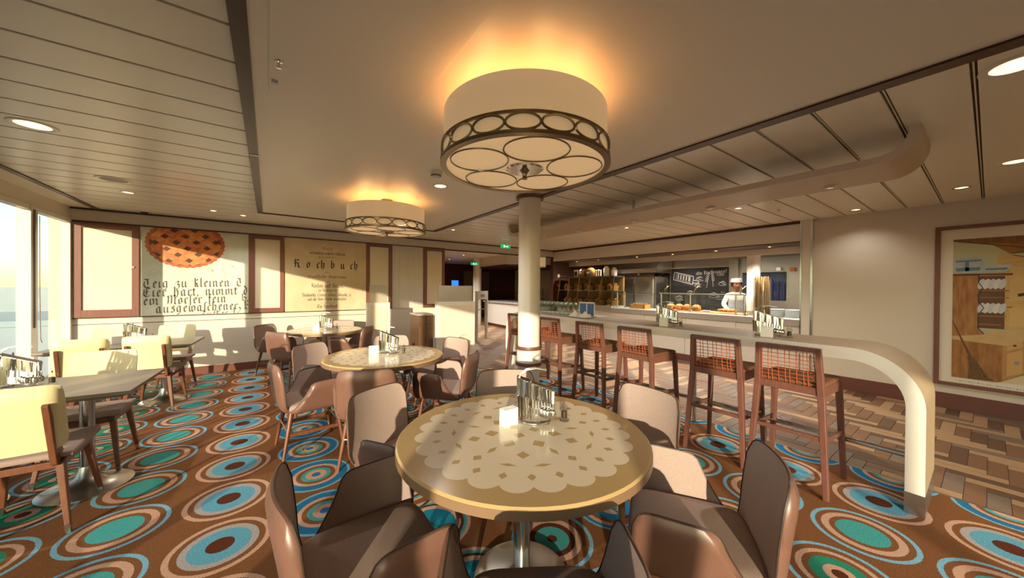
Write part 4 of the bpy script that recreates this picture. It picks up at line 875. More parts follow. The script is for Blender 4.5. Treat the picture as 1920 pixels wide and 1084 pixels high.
# ---- tub chairs
def make_tub():
    t = thing('tub_chair', 'x', 'chair', (0, 0, 0), group='tub chairs around the round tables')
    def prof(pts, v):
        n = len(pts) - 1; x = min(max(v, 0), 1) * n; k = min(int(x), n - 1); f = x - k
        p0, p1, p2, p3 = pts[max(k - 1, 0)], pts[k], pts[k + 1], pts[min(k + 2, n)]
        return [.5 * (2 * p1[i] + (p2[i] - p0[i]) * f + (2 * p0[i] - 5 * p1[i] + 4 * p2[i] - p3[i]) * f * f + (3 * p1[i] - p0[i] - 3 * p2[i] + p3[i]) * f ** 3) for i in (0, 1)]
    BP = [(-.12, .415), (-.2, .42), (-.238, .475), (-.262, .6), (-.298, .81)]
    def back(u, v):
        s = 2 * u - 1; ve = v * (1 - .11 * abs(s) ** 10) ; y, z = prof(BP, ve)
        hw = .18 + .055 * min(1, v * 1.7) - .012 * max(0, v - .7); return (s * hw, y + .045 * v * s * s, z)
    bk_ = MB().sheet(lambda u, v: back(u, v), 22, 16, .034, 0, 1).build('backrest', [M_fabric, M_leather], t, smooth=50)
    pipe = [back(0, .3 + .7 * k / 14) for k in range(15)] + [back(k / 22, 1) for k in range(1, 22)] + [back(1, 1 - .7 * k / 14) for k in range(15)]
    MB().tube(pipe, .0035, 5).build('piping', M_piping, bk_, smooth=60)
    AP = [(.16, .415), (.225, .42), (.252, .475), (.272, .56), (.297, .665)]
    for sd in (-1, 1):
        def arm(u, v, sd=sd):
            w, z = prof(AP, v * (1 - .16 * abs(2 * u - 1) ** 6))
            yr = -.215 + .15 * v ** 1.2; yf = .262 - .02 * v; return (sd * w, yr + (yf - yr) * u, z - .02 * v * (1 - u) + .0 * u)
        MB().sheet((lambda u, v: arm(u, v)) if sd > 0 else (lambda u, v: arm(1 - u, v)), 16, 12, .03, 0, 1).build('armrest', [M_fabric, M_leather], t, smooth=50)
        pipe = [arm(0, .35 + .65 * k / 10) for k in range(11)] + [arm(k / 16, 1) for k in range(1, 16)] + [arm(1, 1 - .65 * k / 10) for k in range(11)]
        MB().tube(pipe, .0035, 5).build('piping', M_piping, t.children[-1], smooth=60)
    # seat cushion
    b = MB(); n = 14; rows = []
    def sy(a): return math.copysign(abs(math.sin(a)) ** .35, math.sin(a))
    def cxx(a): return math.copysign(abs(math.cos(a)) ** .35, math.cos(a))
    for j in range(9):
        ph = -math.pi / 2 + math.pi * j / 8; rr = abs(math.cos(ph)) ** .28; zz = math.copysign(abs(math.sin(ph)) ** .6, math.sin(ph)); rows.append((rr, zz))
    vs = []; N = 36
    for rr, zz in rows:
        for k in range(N):
            a = 2 * math.pi * k / N; x, y = .243 * rr * cxx(a), .02 + .245 * rr * sy(a); vs.append((x, y, .432 + .034 * zz + .012 * (y + .2)))
    fs = [(j * N + k, j * N + (k + 1) % N, (j + 1) * N + (k + 1) % N, (j + 1) * N + k) for j in range(8) for k in range(N)]
    b.add(vs, fs); b.build('seat', M_fabric2, t, smooth=50)
    for sx in (-1, 1):
        for s in (-1, 1):
            MB().cyl((sx * .16, s * .175 + .01, .41), (sx * .215, s * .235 + .0, 0), .021, .012, 12).build('leg', M_walnut, t, smooth=40)
        MB().beam((sx * .186, -.205, .2), (sx * .186, .205, .2), .02, .03).build('stretcher', M_walnut, t, bevel=.003)
    for s in (-1, 1): MB().cyl((-.185, s * .205, .235), (.185, s * .205, .235), .006, n=8).build('cross_rod', M_steel, t, smooth=40)
    return t
tub = make_tub(); _used = [False]
def place_tub(c, r, ang, label, turn=0.):
    """back of the chair at distance r from the table centre c in direction ang (degrees)"""
    o = tub if not _used[0] else dup(tub); _used[0] = True
    a = R(ang); d = r - .3; o.location = (c[0] + d * math.cos(a), c[1] + d * math.sin(a), 0); o.rotation_euler = (0, 0, a + math.pi / 2 + R(turn)); o['label'] = label
for c, r, ang, turn, lb in (
    (T1, 1.04, 180, 0, 'taupe tub chair in the left foreground, its leather arm towards the camera'),
    (T1, 1.09, 117, 0, 'taupe tub chair behind the left of the nearest table, fabric back in sun'),
    (T1, 1.05, 60.5, 0, 'taupe tub chair across the nearest table, its back to the column'),
    (T1, 1.04, -3.7, 0, 'taupe tub chair right of the nearest table in front of the stools'),
    (T1, 1.08, -57, 0, 'taupe tub chair in the right foreground with high rounded back'),
    (T1, 1.05, 238, 0, 'taupe tub chair at the bottom edge, only its right arm in view'),
    (T2, .95, 246, 0, 'brown leather backed tub chair at the middle table, back to the camera'),
    (T2, 1.0, 186, 0, 'brown leather tub chair left of the middle table, seen from its side'),
    (T2, 1.06, 127.5, 0, 'taupe tub chair behind the left of the middle table'),
    (T2, 1.09, 70.7, 0, 'taupe tub chair behind the caddy of the middle table'),
    (T2, 1.07, 16.8, 0, 'taupe tub chair right of the middle table, before the white partition'),
    (T2, .99, -45, 0, 'brown leather tub chair right front of the middle table, turned away'),
    (T3, .86, 214, 0, 'brown leather backed tub chair in front of the furthest round table'),
    (T3, 1.14, 139, 0, 'taupe tub chair left of the furthest round table by the mural wall'),
    (T3, .74, -35, 0, 'dark brown tub chair pushed in at the right of the furthest table'),
    (T3, 1.0, 66, 0, 'taupe tub chair behind the furthest round table against the wall')):
    place_tub(c, r, ang, lb, turn)

# ================================================================== CREAM CHAIRS AND RECTANGULAR TABLES
def make_cream():
    t = thing('cream_chair', 'x', 'chair', (0, 0, 0), group='cream chairs by the window')
    # faces +Y, origin on the floor under the seat centre
    b = MB(); n = 10
    def bk(u, v):
        s = 2 * u - 1; c = 1 - .06 * (abs(s) ** 8); q = 2 * v - 1; return (s * .2 * (1 - .05 * abs(q) ** 8), -.208 - .075 * v + .012 * s * s, .52 + .38 * (.5 + .5 * q * c))
    MB().sheet(lambda u, v: bk(u, v), 12, 10, .045, 0, 0).build('backrest', M_cream, t, smooth=50)
    for sx in (-1, 1):
        MB().prism([(-.2, .4), (-.15, .47), (-.235, .62), (-.318, .8), (-.335, .79), (-.29, .62), (-.235, .42)], sx * .15 - .014, sx * .15 + .014, 'x').build('back_post', M_walnut, t, bevel=.003)
        for y0, y1 in ((-.18, -.235), (.17, .235)):
            l = MB().beam((sx * .16, y0, .42), (sx * .205, y1, .05), .045, .035, .026, .024, up=(1, 0, 0)).build('leg', M_walnut, t, bevel=.004)
            MB().beam((sx * .205, y1, .05), (sx * .21, y1 + math.copysign(.007, y1), 0), .026, .024, .022, .02, up=(1, 0, 0)).build('ferrule', M_chrome, l)
        MB().beam((sx * .165, -.19, .41), (sx * .165, .21, .42), .03, .045).build('side_rail', M_walnut, t, bevel=.003)
    MB().beam((-.15, .2, .42), (.15, .2, .42), .03, .04).build('front_rail', M_walnut, t, bevel=.003); MB().beam((-.15, -.19, .41), (.15, -.19, .41), .03, .04).build('rear_rail', M_walnut, t, bevel=.003)
    s = MB(); s.prism([(-.2, .44), (.22, .445), (.235, .47), (.21, .495), (-.2, .475)], -.215, .215, 'x'); s.build('seat', M_fabric2, t, bevel=.014)
    return t
cr0 = make_cream(); first = True
for x, y, rz, lb in ((-1.17, 3.41, 0, 'cream chair with wooden posts in the left foreground, back to the camera'),
                     (-1.16, 4.2, math.pi, 'cream chair on the far side of the nearer rectangular table'),
                     (-1.62, 5.81, R(4), 'cream chair at the further rectangular table, nearer the window, back to the camera'),
                     (-1.09, 5.82, R(-6), 'cream chair at the further rectangular table, beside the aisle, back to the camera'),
                     (-1.68, 6.56, math.pi, 'cream chair against the back wall under the wide framed panel'),
                     (-1.1, 6.6, math.pi + R(-6), 'cream chair against the back wall under the pie mural'),
                     (-1.72, 4.18, math.pi, 'cream chair at the nearer rectangular table, closest to the window'),
                     (-1.75, 3.4, 0, 'cream chair at the nearer rectangular table, just left of the picture edge')):
    s = cr0 if first else dup(cr0); first = False
    s.location = (x, y, 0); s.rotation_euler = (0, 0, rz); s['label'] = lb
def make_rect_table(label, cy, rz):
    t = thing('rectangular_table', label, 'table', (-1.37, cy, 0), rz, 'rectangular tables by the window')
    tp = MB(); a, b = .62, .37
    tp.add([(-a, -b, .75), (a, -b, .75), (a, b, .75), (-a, b, .75), (-a, -b, .728), (a, -b, .728), (a, b, .728), (-a, b, .728), (-a + .06, -b + .06, .7), (a - .06, -b + .06, .7), (a - .06, b - .06, .7), (-a + .06, b - .06, .7)],
           [(0, 1, 2, 3), (0, 4, 5, 1), (1, 5, 6, 2), (2, 6, 7, 3), (3, 7, 4, 0), (4, 8, 9, 5), (5, 9, 10, 6), (6, 10, 11, 7), (7, 11, 8, 4), (11, 10, 9, 8)]); tp.build('tabletop', M_laminate, t)
    for sx in (-1, 1):
        MB().cyl((sx * .3, 0, .1), (sx * .3, 0, .7), .038, n=20).build('pole', M_chrome, t, smooth=40)
        MB().lathe([(0, 0), (.235, 0), (.235, .008), (.17, .022), (.1, .045), (.06, .09), (.042, .16), (0, .16)], 36, (sx * .3, 0, 0)).build('base', M_steel, t, smooth=40)
    return t
make_rect_table('grey oak rectangular table on steel trumpet bases, nearer to the camera', 3.83, R(-3)); make_rect_table('grey oak rectangular table on steel trumpet bases, further by the back wall', 6.13, R(-3))

# ================================================================== CUTLERY CADDIES
def make_caddy():
    t = thing('cutlery_caddy', 'x', 'cutlery caddy', (0, 0, 0), group='cutlery caddies on the tables')
    b = MB(); b.tube([(.07 * math.cos(k * .349), .055 * math.sin(k * .349), .004) for k in range(18)], .003, 6, closed=True); b.tube([(-.02, 0, .004), (-.02, 0, .22)], .004, 6)
    w = b.build('wire_base', M_chrome, t, smooth=60)
    for dy in (-.012, .012): MB().tube([(-.075, dy, .18), (-.07, dy, .225), (-.04, dy, .25), (0, dy, .258), (.05, dy, .25)], .003, 6).build('handle', M_chrome, t, smooth=60)
    MB().beam((-.08, 0, .215), (.08, 0, .15), .05, .004).build('slotted_rail', M_chrome, t)
    for k in range(26):                      # hanging cutlery, stepping down along the rail
        q = k // 2 / 12; x = -.078 + .156 * q; z = .214 - .065 * q; y = (-.024 if k % 2 else .024) + .006 * math.sin(k * 2.3)
        L_ = .185 - .05 * q; kind = ('knife', 'fork', 'spoon')[0 if k < 11 else 1 if k < 17 else 2]
        c = MB(); c.beam((x, y, z), (x + .004 * math.sin(k), y * 1.15, z - L_ * .45), .013, .0035, .009, .003)
        if kind == 'knife': c.beam((x, y * 1.15, z - L_ * .45), (x + .003, y * 1.3, z - L_), .016, .002, .011, .001)
        elif kind == 'fork':
            c.beam((x, y * 1.15, z - L_ * .45), (x, y * 1.25, z - L_ * .7), .007, .003)
            for f in (-.008, -.003, .003, .008): c.beam((x + f, y * 1.25, z - L_ * .7), (x + f, y * 1.3, z - L_ * .95), .003, .002)
        else:
            c.beam((x, y * 1.15, z - L_ * .45), (x, y * 1.25, z - L_ * .68), .006, .003)
            c.lathe([(0, -.022), (.01, -.018), (.0155, 0), (.011, .017), (0, .023)], 10, (x, y * 1.28, z - L_ * .68 - .018))
        c.build(kind, M_chrome, t, smooth=40)
    return t
cad = make_caddy()
def make_napkins():
    t = thing('napkin_stack', 'x', 'napkins', (0, 0, 0), group='napkin stacks beside the caddies')
    for k in range(5): MB().box(-.045, .045, -.022 + .009 * k, -.0145 + .009 * k, .0, .088 - .002 * (k % 2)).build('napkin', M_pure, t)
    return t
nap = make_napkins()
def make_mill():
    t = thing('pepper_mill', 'x', 'pepper mill', (0, 0, 0), group='glass pepper mills')
    MB().lathe([(0, 0), (.026, 0), (.028, .006), (.017, .012), (.017, .055), (.026, .062), (.024, .07), (.012, .085), (0, .088)], 16).build('glass_body', M_clear, t, smooth=50)
    MB().cyl((0, 0, .014), (0, 0, .052), .0145, n=12).build('peppercorns', M_piping, t); MB().lathe([(0, .088), (.005, .088), (.005, .098), (0, .1)], 10).build('finial', M_chrome, t)
    return t
mil = make_mill(); first = True
for x, y, z, rz, where in ((1.19, 1.44, .7507, R(-34), 'the nearest round table'), (1.07, 3.79, .7507, R(-34), 'the middle round table'), (.79, 6.4, .7507, R(-30), 'the furthest round table'), (-1.43, 3.97, .7505, R(-10), 'the nearer rectangular table'), (-1.36, 6.25, .7505, R(-10), 'the further rectangular table'), (3.72, 1.18, 1.0555, R(-75), 'the bar near its curved end'), (3.72, 2.15, 1.0555, R(-75), 'the bar midway along')):
    if first: c, n_, m_ = cad, nap, mil
    else: c, n_, m_ = dup(cad), dup(nap), dup(mil)
    first = False; ca, sa = math.cos(rz), math.sin(rz); bar_ = z > 1
    P = lambda a, b: (x + a * ca - b * sa, y + a * sa + b * ca, z)
    c.location = (x, y, z); c.rotation_euler = (0, 0, rz); c['label'] = 'steel cutlery caddy hung with knives, forks and spoons on ' + where
    c.scale = (1.35, 1.35, 1.05) if bar_ else (1.2, 1.2, 1.12)
    n_.location = P(.0, -.12) if bar_ else P(-.145, -.05); n_.rotation_euler = (0, 0, rz + (R(0) if bar_ else R(35))); n_['label'] = 'block of white paper napkins beside the caddy on ' + where
    m_.location = P(.155, -.03) if bar_ else P(.16, .0); m_['label'] = 'clear glass pepper mill beside the caddy on ' + where
# ================================================================== DRUM LAMPS
def make_drum(label, loc, rz=0.):
    t = thing('drum_lamp', label, 'ceiling lamp', loc, rz, 'drum lamps in the ceiling field')   # origin: centre of the bottom ring
    r = .485; h = .293; zb = .104
    MB().lathe([(r - .02, .006), (r - .02, h), (r - .024, h), (r - .024, .006)], 72).build('shade', M_shade, t, smooth=40)
    MB().lathe([(0, .012), (r - .02, .012), (r - .02, .008), (0, .008)], 60).build('diffuser', mat('lamp diffuser', '#e0b882', .6, emit=.26), t)
    for z0, z1, ro in ((0, .014, .0), (zb - .012, zb, -.004)):
        MB().lathe([(r - .016, z0), (r + ro, z0), (r + ro, z1), (r - .016, z1), (r - .016, z0)], 72).build('metal_hoop', M_bronze, t, smooth=30)
    MB().lathe([(r - .034, -.004), (r, -.004), (r, .004), (r - .034, .004), (r - .034, -.004)], 72).build('bottom_ring', M_bronze, t, smooth=30)
    n = 18; a_ = math.pi * (r - .008) / n
    for k in range(n):                       # oval rings between the hoops, bent round the drum
        ph = 2 * math.pi * k / n; pts = []
        for q in range(24):
            u = 2 * math.pi * q / 24; an = ph + a_ * .97 / (r - .008) * math.cos(u); pts.append(((r - .008) * math.cos(an), (r - .008) * math.sin(an), .053 + .038 * math.sin(u)))
        MB().tube(pts, .006, 5, closed=True).build('oval_ring', M_bronze, t, smooth=60)
    for k in range(5):                       # five large ovals under the diffuser
        ph = 2 * math.pi * k / 5 + .3; c = Vector((.285 * math.cos(ph), .285 * math.sin(ph), .0))
        pts = []
        for q in range(40):
            u = 2 * math.pi * q / 40; rad = Vector((math.cos(ph), math.sin(ph), 0)); tan = Vector((-math.sin(ph), math.cos(ph), 0)); pts.append(c + rad * .155 * math.cos(u) + tan * .168 * math.sin(u))
        MB().tube(pts, .0045, 5, closed=True).build('lower_oval', M_bronze, t, smooth=60)
    MB().lathe([(0, -.008), (.1, -.008), (.11, 0), (.1, .006), (0, .006)], 30).build('centre_disc', M_chrome, t, smooth=30)
    MB().lathe([(0, -.06), (.016, -.058), (.012, -.045), (.014, -.03), (.022, -.016), (.03, -.008), (0, -.008)], 18).build('finial', M_bronze, t, smooth=50)
    MB().cyl((0, 0, .01), (0, 0, ZC - loc[2]), .012, n=10).build('stem', M_bronze, t, smooth=40); MB().lathe([(0, ZC - loc[2] - .02), (.07, ZC - loc[2] - .02), (.07, ZC - loc[2])], 24).build('canopy', M_bronze, t)
    for k in range(6):
        ph = 2 * math.pi * k / 6; x, y = .3 * math.cos(ph), .3 * math.sin(ph)
        b = MB().lathe([(0, .17), (.02, .18), (.026, .2), (.016, .225), (0, .23)], 12, (x, y, 0)).build('bulb', M_bulb, t, smooth=60)
        lamp('bulb_light', 'POINT', DRUM_W, b, (x, y, .215), (1, .6, .22), shadow_soft_size=.07)
    return t
make_drum('large cream drum lamp with bronze ovals over the nearest round table', (1.22, 1.59, 2.17), .2)
make_drum('cream drum lamp with bronze ovals further back near the mural wall', (1.229, 4.48, 2.17), .55)
# ---- downlights
def downlight(x, y, label, r=.055, z=ZC, w=1.0, big=False):
    t = thing('downlight', label, 'downlight', (x, y, z), group='recessed downlights')
    MB().lathe([(r * .78, -.002), (r, -.006), (r * 1.08, -.004), (r * 1.08, 0), (r * .78, 0)], 28).build('trim_ring', M_steel if not big else M_white, t, smooth=40)
    MB().lathe([(0, -.001), (r * .78, -.001)], 24).build('reflector', M_can, t)
    MB().lathe([(0, -.008), (r * .3, -.006), (r * .34, -.002), (0, -.002)], 16).build('lamp', M_bulb, t, smooth=50)
    if w:
        lamp('lamp_light', 'SPOT', DOWN_W * w, t, (0, 0, -.02), (1, .9, .76), spot_size=R(130), spot_blend=.8, shadow_soft_size=.04)
    return t
for x, y, r, w, lb in ((-1.326, 3.854, .105, .8, 'large recessed downlight in the slatted ceiling by the window'), (-1.364, 5.98, .06, .5, 'small recessed downlight beyond the round speaker in the slatted ceiling'),
    (-.323, 6.83, .05, .5, 'small downlight over the cookbook mural, right of the pair'), (-.66, 6.66, .05, 0, 'small downlight over the pie mural, left of the pair'), (1.524, 3.49, .08, .8, 'recessed downlight between the two drum lamps'), (2.898, 6.02, .05, .6, 'downlight past the corner of the ceiling trim'),
    (2.95, -.07, .11, 1, 'large downlight at the upper right corner of the picture'), (5.15, -.118, .085, .35, 'downlight at the right picture edge above the farmhouse print'), (6.01, .186, .06, .12, 'downlight above the framed farmhouse print'), (6.55, 1.08, .06, .12, 'bright downlight washing the wall by the bakery post'),
    (4.663, 4.56, .05, 1.1, 'downlight over the bar side of the column, nearer one'), (5.3, 3.85, .05, 1.1, 'downlight midway between ceiling ribbon and fascia'), (5.2, 2.0, .05, 1.1, 'downlight behind the ceiling ribbon near the white post')):
    downlight(x, y, lb, r, w=w, big=r > .08)
for k, (y, lb) in enumerate(((2.3, 'soffit downlight nearest the white post'), (3.2, 'soffit downlight over the baker'), (4.1, 'soffit downlight over the pastries'), (5.0, 'soffit downlight over the bread tray'), (6.2, 'soffit downlight over the bread rack'), (7.0, 'soffit downlight by the dark wall'))):
    downlight(7.3, y, lb, .045, 2.235, w=1.2)
for k, (x, y, lb) in enumerate(((5.0, 9.2, 'downlight in the far passage, nearest'), (5.5, 10.6, 'downlight in the far passage by the canopy'), (5.9, 12.6, 'downlight in the far passage, furthest'), (4.6, 11.2, 'downlight in the far passage, left one'), (6.0, 8.6, 'downlight before the far buffet'))):
    downlight(x, y, lb, .06, w=1.8)
for k, y in enumerate((1.6, 3.2, 4.7)): downlight(8.4, y, ('kitchen downlight by the steel cupboards', 'kitchen downlight behind the baker', 'kitchen downlight by the oven')[k], .06, w=1.5)
# speaker, detectors, sprinklers, camera, sticker
sp_ = thing('ceiling_speaker', 'round flush speaker grille in the slatted ceiling', 'speaker', (-1.32, 5.345, ZC)); MB().lathe([(.1, -.002), (.125, -.008), (.135, -.005), (.135, 0), (.1, 0)], 32).build('rim', M_ceilp, sp_, smooth=40); MB().lathe([(0, -.004), (.102, -.003)], 32).build('grille', mat('speaker mesh', '#a2957c', .6), sp_)
sm = thing('smoke_detector', 'round white smoke detector on the ceiling behind the large drum lamp', 'smoke detector', (1.3, 3.08, ZC)); MB().lathe([(0, -.06), (.03, -.06), (.04, -.045), (.055, -.02), (.06, 0), (0, 0)], 24).build('housing', M_white, sm, smooth=40); MB().lathe([(.042, -.045), (.05, -.04), (.05, -.036), (.042, -.036)], 24).build('vent_ring', M_groove, sm)
for x, y, lb in ((.039, 2.02, 'small sprinkler head beside the ceiling hatch'), (5.72, 1.7, 'small sprinkler head near the bakery post')):
    s_ = thing('sprinkler_head', lb, 'sprinkler', (x, y, ZC)); MB().lathe([(0, -.006), (.02, -.004), (.02, 0), (0, 0)], 16).build('plate', M_chrome, s_); MB().cyl((0, 0, -.004), (0, 0, -.035), .006, n=8).build('nozzle', M_chrome, s_); MB().lathe([(0, -.037), (.014, -.035), (0, -.034)], 12).build('deflector', M_chrome, s_)
dc = thing('dome_camera', 'small dark dome camera on the ceiling by the back wall', 'camera', (-1.51, 7.36, ZC)); MB().lathe([(0, -.015), (.055, -.015), (.06, 0), (0, 0)], 24).build('mount', M_white, dc, smooth=40); MB().lathe([(0, -.05), (.02, -.047), (.036, -.033), (.04, -.015)], 20).build('dome', M_black, dc, smooth=60)
stk = thing('barcode_sticker', 'small white barcode sticker on the ceiling hatch', 'sticker', (.025, 2.24, ZC - .0045)); MB().box(-.018, .018, -.035, .035, -.0005, 0).build('label_paper', M_white, stk)
bcs = MB()
for k in range(9): bcs.box(-.014, .014, -.03 + .004 * k, -.0285 + .004 * k, -.0008, -.0005)
tag(bcs.build('bars', M_black, stk), kind='stuff')
# exit signs
def exit_sign(x, y, z, label, s=1.0):
    t = thing('exit_sign', label, 'exit sign', (x, y, z)); MB().box(-.14 * s, .14 * s, -.012, .012, 0, .085 * s).build('panel', M_green, t)
    MB().box(-.06 * s, -.02 * s, -.0135, -.012, .015 * s, .07 * s).box(.0, .05 * s, -.0135, -.012, .03 * s, .05 * s).box(.05 * s, .07 * s, -.0135, -.012, .02 * s, .06 * s).build('pictogram', mat('sign white', '#e8f4ea', .5, emit=.5), t)
    MB().cyl((0, 0, .085 * s), (0, 0, ZC - z), .006, n=6).build('hanger', M_steel, t); return t
exit_sign(4.72, 6.9, 2.43, 'green exit sign hanging before the passage, left of the column'); exit_sign(5.6, 10.0, 2.2, 'small green exit sign deep in the passage')

# ================================================================== PARTITIONS AND SIDE STATION
def partition(x0, x1, y, label):
    t = thing('low_partition', label, 'partition', ((x0 + x1) / 2, y, 0)); w = (x1 - x0) / 2
    MB().box(-w, w, 0, .09, 0, 1.165).build('body', M_white, t, bevel=.004); MB().box(-w + .06, w - .06, -.006, 0, .12, 1.11).build('inset_panel', mat('inset ivory', '#d8cbb4', .4), t, bevel=.003)
    MB().box(-w + .05, w - .05, .035, .05, 1.165, 1.5).build('glass_screen', M_frost, t); return t
partition(2.73, 3.6, 6.4, 'white low partition with frosted glass screen beside the passage')
partition(1.5, 1.92, 6.75, 'narrow white low partition with glass screen behind the furthest table')
cb = thing('side_cabinet', 'dark wood side cabinet with stone top between the two partitions', 'cabinet', (2.42, 6.55, 0))
MB().box(0, .3, 0, .5, .06, .9).build('body', mat('cabinet veneer', '#5f432c', .4, noise=.2, scale=4, stretch=(1, 1, 8)), cb); MB().box(-.01, .3, -.01, .5, .9, .93).build('countertop', M_stone, cb); MB().box(.01, .3, .01, .5, 0, .06).build('plinth', M_black, cb)
for k in range(2):
    d = MB().box(.005 + .15 * k, .145 + .15 * k, -.015, 0, .07, .72).build('door', mat('cabinet door', '#6b4d33', .4, noise=.2, scale=4, stretch=(1, 1, 8)), cb); MB().cyl((.03 + .15 * k + .08, -.02, .6), (.03 + .15 * k + .08, -.02, .66), .006, n=6).build('handle', M_chrome, d)
    MB().box(.005 + .15 * k, .145 + .15 * k, -.015, 0, .73, .89).build('drawer', mat('cabinet door', '#6b4d33'), cb)
# far passage
struct(MB().box(2.0, 2.12, YB + .12, 15.2, 0, ZC).build('wall_passage_left', mat('dark mahogany wall', '#4c2a1e')))
struct(MB().box(2.0, 11., 15.0, 15.2, 0, ZC).build('wall_passage_end', mat('dark mahogany wall', '#4c2a1e')))
struct(MB().box(10.9, 11., YB, 15.2, 0, ZC).build('wall_passage_right', M_wall))
struct(MB().box(7.2, 10.9, YB + .12, YB + .2, 0, ZC).build('wall_passage_near', mat('dark mahogany wall', '#4c2a1e')))
tag(MB().box(7.75, 9.2, 14.9, 14.98, .1, 2.25).build('olive_panel', mat('olive panel', '#6d6444', .5)), 'tall olive panel on the end wall of the passage', 'wall panel')
tv = thing('wall_screen', 'small blue lit screen on the dark end wall', 'screen', (7.3, 14.98, 1.5)); MB().box(-.2, .2, -.04, 0, 0, .3).build('bezel', M_black, tv); MB().box(-.18, .18, -.045, -.04, .02, .28).build('display', mat('blue display', '#2f63c8', .4, emit=1.2), tv)
tag(MB().cyl((6.62, 11.6, 0), (6.62, 11.6, ZC), .16, n=28).build('column', M_white, smooth=40), 'white column far back in the passage', 'column')
bi = thing('buffet_island', 'white buffet island with glass guard far back in the passage', 'buffet', (6.75, 9.1, 0))
MB().prism([(0, 0), (1.6, -.6), (3.4, 1.2), (1.2, 2.4), (.15, 2.4)], .12, .9).build('body', M_white, bi); MB().prism([(.05, .05), (1.6, -.55), (3.35, 1.2), (1.2, 2.35), (.2, 2.35)], 0, .12).build('plinth', M_base, bi); MB().prism([(-.04, -.02), (1.6, -.65), (3.45, 1.2), (1.2, 2.45), (.1, 2.45)], .9, .95).build('countertop', M_stone, bi)
for a, b in ((.15, .1), (.9, -.2), (1.55, -.42)): MB().cyl((a, b, .95), (a, b, 1.45), .015, n=8).build('guard_post', M_chrome, bi)
MB().box(.1, 1.6, .1, .5, 1.28, 1.29).build('guard_shelf', M_guard, bi)
struct(MB().prism([(6.5, 9.4), (8.3, 8.6), (10.5, 10.4), (8.2, 11.9), (6.7, 11.8)], 2.24, ZC).build('trim_20', M_white)); struct(MB().prism([(6.48, 9.4), (8.3, 8.58), (10.52, 10.4), (8.2, 11.92), (6.68, 11.8)], 2.2, 2.24).build('trim_21', M_wood))
ar = thing('entry_stand', 'white two legged notice stand at the mouth of the passage', 'stand', (4.86, 8.26, 0), R(33))
for s_ in (-1, 1): MB().box(s_ * .3 - .035, s_ * .3 + .035, -.035, .035, 0, 1.36).build('post', M_white, ar, bevel=.004)
MB().box(-.265, .265, -.03, .03, 1.13, 1.36).build('sign_panel', M_white, ar); MB().box(-.12, .12, -.034, -.03, 1.2, 1.27).build('sign_print', mat('grey print', '#8d8a84', .6), ar); MB().box(-.265, .265, -.01, .01, .84, .86).build('crossbar', M_steel, ar)
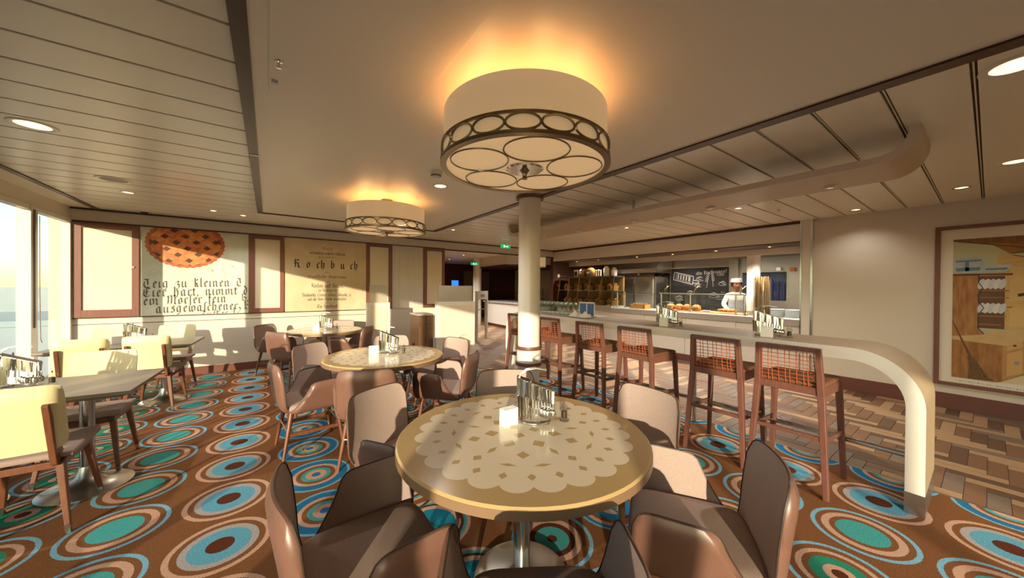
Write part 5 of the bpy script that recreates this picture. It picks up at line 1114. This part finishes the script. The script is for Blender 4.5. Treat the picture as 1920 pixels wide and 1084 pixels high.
# ================================================================== BAKER
def baker(loc, rz):
    root = thing('person', 'baker in white jacket and white cap leaning over the bakery counter', 'person', loc, rz)
    # faces local +Y; skeleton with radii, grown by a Skin modifier
    V = [(0, 0, .92, .135, .10), (0, -.01, 1.08, .13, .095), (0, .0, 1.22, .155, .10), (0, .015, 1.33, .13, .085), (0, .03, 1.41, .052, .05), (0, .05, 1.46, .05, .05), (0, .065, 1.52, .078, .092), (0, .065, 1.585, .083, .1), (0, .06, 1.64, .06, .075),
         (-.15, .01, 1.33, .06, .06), (-.235, .03, 1.15, .048, .048), (-.2, .2, 1.04, .038, .036), (-.17, .3, 1.0, .03, .022), (-.16, .36, .995, .036, .018),
         (.15, .01, 1.33, .06, .06), (.235, .03, 1.15, .048, .048), (.2, .2, 1.04, .038, .036), (.17, .3, 1.0, .03, .022), (.16, .36, .995, .036, .018),
         (-.1, 0, .85, .09, .09), (-.105, .0, .48, .062, .062), (-.11, -.03, .1, .042, .045), (-.115, .1, .04, .042, .035),
         (.1, 0, .85, .09, .09), (.105, .0, .48, .062, .062), (.11, -.03, .1, .042, .045), (.115, .1, .04, .042, .035),
         (0, .165, 1.545, .014, .016)]
    E_ = [(0, 1), (1, 2), (2, 3), (3, 4), (4, 5), (5, 6), (6, 7), (7, 8), (3, 9), (9, 10), (10, 11), (11, 12), (12, 13), (3, 14), (14, 15), (15, 16), (16, 17), (17, 18), (0, 19), (19, 20), (20, 21), (21, 22), (0, 23), (23, 24), (24, 25), (25, 26), (6, 27)]
    for s_, w in ((-1, 13), (1, 18)):           # five fingers on each hand
        for q, (dx, l) in enumerate(((-.026, .06), (-.009, .07), (.009, .068), (.026, .05), (-.045 * s_, .035))):
            b = V[w]; i0 = len(V)
            if q == 4: V += [(b[0] - .03 * s_, b[1] - .02, b[2], .011, .011), (b[0] - .055 * s_, b[1] + .02, b[2] - .004, .008, .008)]
            else: V += [(b[0] + dx, b[1] + .03, b[2], .0095, .0095), (b[0] + dx * 1.2, b[1] + .03 + l, b[2] - .02, .007, .007)]
            E_ += [(w, i0), (i0, i0 + 1)]
    me = bpy.data.meshes.new('body'); me.from_pydata([v[:3] for v in V], E_, []); tmp = bpy.data.objects.new('tmp_body', me); COL.objects.link(tmp)
    sk = tmp.modifiers.new('skin', 'SKIN'); sk.use_smooth_shade = True
    for i, v in enumerate(V):
        d = me.skin_vertices[0].data[i]; d.radius = (v[3], v[4]); d.use_root = (i == 0)
    sb = tmp.modifiers.new('sub', 'SUBSURF'); sb.levels = 2; sb.render_levels = 2
    m2 = bpy.data.meshes.new_from_object(tmp.evaluated_get(bpy.context.evaluated_depsgraph_get())); bpy.data.objects.remove(tmp); m2.materials.clear()
    for m in (M_chefw, M_skin, mat('check trousers', '#5a5a60', .8), M_black): m2.materials.append(m)
    for p in m2.polygons:
        c = p.center; p.use_smooth = True
        p.material_index = 1 if c.z > 1.405 or (c.y > .25 and c.z > .9) else 3 if c.z < .09 else 2 if c.z < .86 else 0
    bo = bpy.data.objects.new('body', m2); COL.objects.link(bo); bo.parent = root
    MB().lathe([(.1, 1.612), (.108, 1.615), (.106, 1.665), (.098, 1.69), (.06, 1.698), (0, 1.7)], 24, (0, .055, 0)).build('cap', M_chefw, root, smooth=50)
    h = MB()
    h.sheet(lambda u, v: (.099 * math.cos(R(160) + R(220) * u), .058 + .104 * math.sin(R(160) + R(220) * u), 1.53 + .09 * v), 14, 3, .006, 0, 0); h.build('hair', M_hair, root, smooth=50)
    for s_ in (-1, 1):
        MB().lathe([(0, -.012), (.011, 0), (0, .012)], 8, (s_ * .034, .148, 1.578)).build('eye', M_black, root, smooth=60); MB().lathe([(0, -.03), (.014, -.01), (.018, .012), (0, .03)], 8, (s_ * .094, .055, 1.555)).build('ear', M_skin, root, smooth=60)
    MB().beam((-.022, .155, 1.508), (.022, .155, 1.508), .006, .008).build('mouth', mat('lips', '#6b3a2c', .5), root)
    MB().sheet(lambda u, v: (.15 * (2 * u - 1), .118 - .05 * (2 * u - 1) ** 2 + .02 * math.sin(v * 3), .62 + .62 * v), 10, 8, .006, 0, 0).build('apron', M_apron, root, smooth=50)
    return root
baker((8.12, 3.16, 0), R(128))
